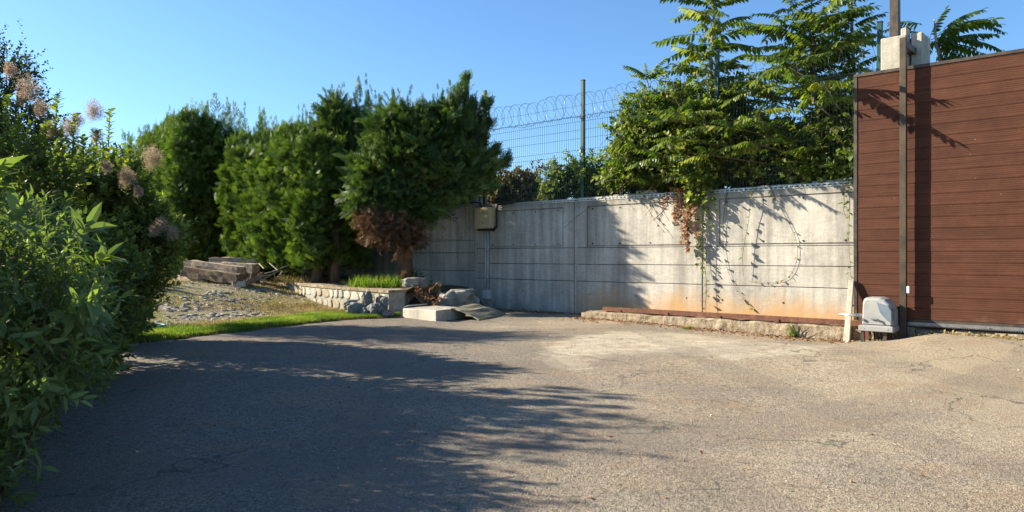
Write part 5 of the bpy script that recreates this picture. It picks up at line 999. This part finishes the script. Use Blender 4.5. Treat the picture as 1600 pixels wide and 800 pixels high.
# leafy vine mass round the middle post and over the coping
def vmass(label, ells, n, seed, ln=(.05, .09)):
    t = thing('vine_clump', label, 'vine', tuple(ells[0][0])); P, Q = ells_surface(ells, n, (.5, 1.05), .3, 1.5, seed=seed); D = unit(Q*.8+rng.normal(size=P.shape)*.5-UP*.1); v, l, s, ti = shoots(P-D*.08, D, 5, leaf_t(.4, .2, .2, .38), ln, (.08, .18), tintc=rng.uniform(.1, .9, len(P))); np_mesh('foliage', v, l, s, M['vine'], t, ti, kind='stuff')
    v, l, s = stem_mesh(P-D*.15, D, np.full(len(P), .22), .002); np_mesh('twigs', v, l, s, M['vine_stem'], t, kind='stuff')
w2 = lambda px, py, d, rx, rz, ry=.2: ((W(S_(px, d), d, 0)[0], W(S_(px, d), d, 0)[1], z_at(py, W(S_(px, d), d, 0)[1])), (rx, ry, rz))
vmass('bright vine clump wrapping the middle fence post above the wall', [w2(1118, 180, -.1, .28, .3), w2(1112, 225, -.05, .3, .35), w2(1105, 262, 0, .32, .25), w2(1092, 280, .08, .28, .14), w2(1082, 305, .12, .12, .14, .1), w2(1130, 205, -.1, .2, .2)], 520, 1)
vmass('scattered vine growth lying along the coping beside the gate', [w2(1320, 262, -.05, .25, .12), w2(1290, 268, -.15, .4, .10), w2(1335, 250, -.1, .15, .3)], 160, 2)

# ================================================================ GRASS AND WEEDS
def blades(name, n, xr, yr, hgt, wid, m, keep, zf=G, parent=None, lean=.35, dens=None):
    x = rng.uniform(*xr, n); y = rng.uniform(*yr, n); ok = keep(x, y); x, y = x[ok], y[ok]; n = len(x); z = zf(x, y)
    t = (np.array([(0, -.5, 0), (0, .5, 0), (.55, .38, 0), (.55, -.38, 0), (1, 0, .25)], float), [(0, 1, 2, 3), (3, 2, 4)]); D = unit(UP+rng.normal(size=(n, 3))*lean); Z = unit(np.cross(D, rng.normal(size=(n, 3)))); h = rng.uniform(hgt[0], hgt[1], n)
    v, l, s = inst(t, np.stack([x, y, z-.005], 1), D, Z, h, wid/h); return np_mesh(name, v, l, s, m, parent, np.repeat(np.clip(rng.random(n)*.6+.3*np.sin(x*7)*np.sin(y*5)+.2, 0, 1), 5), kind='stuff')
def strip(x, y): e = edge_dist(x, y); wv = 1.0+.22*np.sin(x*2.1+1)+.12*np.sin(x*9)+.6*np.clip((x+4.2)/1.5, 0, 1); return (e > -.06+.05*np.sin(x*11)*np.sin(y*13)) & (e < wv*(.35+.8*rng.random(x.shape)**.7)) & (y > 8.3)
tag(blades('grass', 480000, (-6.5, -1.9), (8.3, 13.0), (.02, .10), .008, M['grass'], lambda x, y: strip(x, y) & ((CN.x-x)*0+((np.stack([x, y], -1)-np.array([CN.x, CN.y])) @ np.array([nf.x, nf.y])) > .02)), 'bright green grass strip along the asphalt edge', 'grass')
tag(blades('dry_grass', 90000, (-6.5, -1.9), (8.3, 13.0), (.02, .09), .006, M['dry_grass'], lambda x, y: (edge_dist(x, y) > -.10) & (edge_dist(x, y) < 1.5) & (rng.random(x.shape) < .5) & (((np.stack([x, y], -1)-np.array([CN.x, CN.y])) @ np.array([nf.x, nf.y])) > .02)), 'dry yellow blades mixed into the green grass strip', 'grass')
def yardk(x, y): e = edge_dist(x, y); return (e > .7) & (y > 8.5) & ((np.sin(x*1.7+y*.6)+np.sin(y*2.6-x)+rng.normal(size=x.shape)*.9) > .9) & (((np.stack([x, y], -1)-np.array([CN.x, CN.y])) @ np.array([nf.x, nf.y])) > .05)
tag(blades('dry_grass', 170000, (-9, -2.5), (9, 17.5), (.02, .06), .010, M['dry_grass'], yardk), 'patches of dry and mossy grass over the yard', 'grass')
# flaky flat stones showing through the yard
n = 4200; x = rng.uniform(-9, -2.6, n); y = rng.uniform(9.4, 17, n); e = edge_dist(x, y); ok = (e > .75) & ((np.sin(x*1.3+2)+np.sin(y*2.1)+rng.normal(size=n)*.7) > .1) & (((np.stack([x, y], -1)-np.array([CN.x, CN.y])) @ np.array([nf.x, nf.y])) > .1); x, y = x[ok], y[ok]; n = len(x)
ft = []; 
for i in range(6): ft.append((math.cos(i*1.047), math.sin(i*1.047)*.62, .22))
for i in range(6): ft.append((math.cos(i*1.047)*1.1, math.sin(i*1.047)*.7, -.2))
v, l, s = inst((np.array(ft), [tuple(range(6))]+[(i, i+6, (i+1) % 6+6, (i+1) % 6) for i in range(6)]), np.stack([x, y, G(x, y)+.002], 1), np.stack([rng.normal(size=n)*.4+1, rng.normal(size=n)*.4, rng.normal(size=n)*.04], 1), UP+rng.normal(size=(n, 3))*.08, rng.uniform(.02, .085, n)*rng.uniform(.5, 1, n), rng.uniform(.35, .9, n))
tag(np_mesh('flat_stones', v, l, s, M['flag'], kind='stuff'), 'flaky grey paving fragments covering the dry yard', 'stones')
def tuft(name, label, c, n, hgt, r_, m, wid=.01, lean=.4, cat='grass'):
    t_ = blades(name, n, (c[0]-r_, c[0]+r_), (c[1]-r_*.5, c[1]+r_*.5), hgt, wid, m, lambda x, y: ((x-c[0])/r_)**2+((y-c[1])/r_/.5)**2 < 1, lambda x, y: np.full(x.shape, c[2]), lean=lean); return tag(t_, label, cat)
tuft('grass_tuft', 'tall bright grass tuft growing over the top of the stone wall', (-2.55, 13.9, .90), 900, (.10, .30), .5, M['grass'], .012)
tuft('grass_tuft', 'dry grass tuft beside the rocks by the stone wall corner', (-2.3, 12.55, .47), 500, (.06, .20), .28, M['dry_grass'], .009)
tuft('grass_tuft', 'dry grass tuft on the left end of the stone wall under the hedge', (-4.35, 15.6, .95), 900, (.06, .22), .7, M['dry_grass'], .01)
tuft('grass_tuft', 'yellowish grass tuft on the soil bank by the boulder', (-1.65, 13.9, .8), 600, (.08, .28), .32, M['dry_grass'], .010)
tuft('grass_tuft', 'single green grass tuft sprouting at the foot of the kerb', (W(6.2, .68, 0)[0], W(6.2, .68, 0)[1], .41), 40, (.10, .33), .06, M['grass'], .012, .25)
tuft('grass_tuft', 'small green weed on the asphalt before the kerb', (W(4.75, .85, 0)[0], W(4.75, .85, 0)[1], .44), 60, (.03, .10), .1, M['grass'], .012, .6)
# dry weed stalks by the boulder
def weed(label, c, n, h, spread, seed, m='dry_leaf', stem='pale_bark', ln=(.05, .10)):
    t = thing('weed_plant', label, 'weed', c); r = random.Random(seed); st = MB(); P = []; X = []
    for i in range(n):
        e = Vector(c)+Vector((r.uniform(-spread, spread), r.uniform(-spread, spread)*.6, r.uniform(.4, 1)*h)); m_ = Vector(c).lerp(e, .55)+Vector((r.uniform(-.05, .05), 0, .08)); st.tube([c, m_, e], [.007, .005, .002], 4, False)
        for k in range(7): q = m_.lerp(e, k/7); P.append(q[:]); X.append((r.uniform(-1, 1), r.uniform(-1, 1), r.uniform(-.8, .6)))
    part('stalks', st, M[stem], t, kind='stuff'); n_ = len(P); tmp = leaf_t(.28, .4, .5); v, l, s = inst(tmp, np.array(P), np.array(X), UP+rng.normal(size=(n_, 3))*.5, rng.uniform(*ln, n_)); np_mesh('leaves', v, l, s, M[m], t, np.repeat(rng.random(n_), len(tmp[0])), kind='stuff')
weed('withered brown weed curling over the soil beside the boulder', (-1.62, 13.6, .60), 12, .42, .32, 1)
weed('green weeds growing on the bank behind the stone wall end', (-1.9, 14.3, .85), 16, .40, .40, 2, 'scrub', 'vine_stem', (.05, .09))
weed('thin dry weed on the bank just left of the boulder', (-1.42, 13.35, .5), 10, .30, .22, 3)
weed('straggly green weed at the foot of the hedge trunks', (-4.5, 15.75, .98), 18, .35, .6, 4, 'scrub', 'vine_stem', (.05, .09))
# dead leaves along the kerb and the wall foot
n = 1400; ss = np.concatenate([rng.uniform(.0, ka-.1, 450), rng.uniform(ka-.3, kb+.2, 950)]); dd = np.where(ss < ka-.1, .03+rng.exponential(.10, n), GD+.15+rng.exponential(.13, n)); p = P0+ss[:, None]*DR+dd[:, None]*NR
v, l, s = inst(leaf_t(.3, .5, .4), np.stack([p[:, 0], p[:, 1], G(p[:, 0], p[:, 1])+.012], 1), rng.normal(size=(n, 3))*np.array([1, 1, .3]), UP+rng.normal(size=(n, 3))*.5, rng.uniform(.015, .05, n)); tag(np_mesh('leaf_litter', v, l, s, M['dry_leaf'], kind='stuff', tint=np.repeat(rng.random(n), 8)), 'dead brown leaves gathered along the foot of the kerb and wall', 'leaf litter')
n = 260; x = rng.uniform(-3, 7, n); y = rng.uniform(3.5, 12.5, n); ok = (edge_dist(x, y) < -.2) & (sd(x, y)[1] > .8); x, y = x[ok], y[ok]; n = len(x)
v, l, s = inst(leaf_t(.3, .5, .4), np.stack([x, y, G(x, y)+.010], 1), rng.normal(size=(n, 3))*np.array([1, 1, .2]), UP+rng.normal(size=(n, 3))*.4, rng.uniform(.012, .035, n)); tag(np_mesh('fallen_leaves', v, l, s, M['dry_leaf'], kind='stuff', tint=np.repeat(rng.random(n), 8)), 'few small fallen leaves scattered over the open asphalt', 'leaf litter')
n = 900; ss = rng.uniform(gs0+.7, 11.5, n); dd = GD+.05+rng.exponential(.06, n); p = P0+ss[:, None]*DR+dd[:, None]*NR
v, l, s = inst(kite_t(.4, .3), np.stack([p[:, 0], p[:, 1], G(p[:, 0], p[:, 1])+.015], 1), rng.normal(size=(n, 3))*np.array([1, 1, .5]), UP+rng.normal(size=(n, 3))*.6, rng.uniform(.015, .05, n)); tag(np_mesh('weeds', v, l, s, M['dry_grass'], kind='stuff', tint=np.repeat(rng.random(n)*.5+.4, 5)), 'pale yellowish weeds and crumbs along the foot of the gate plinth', 'weeds')
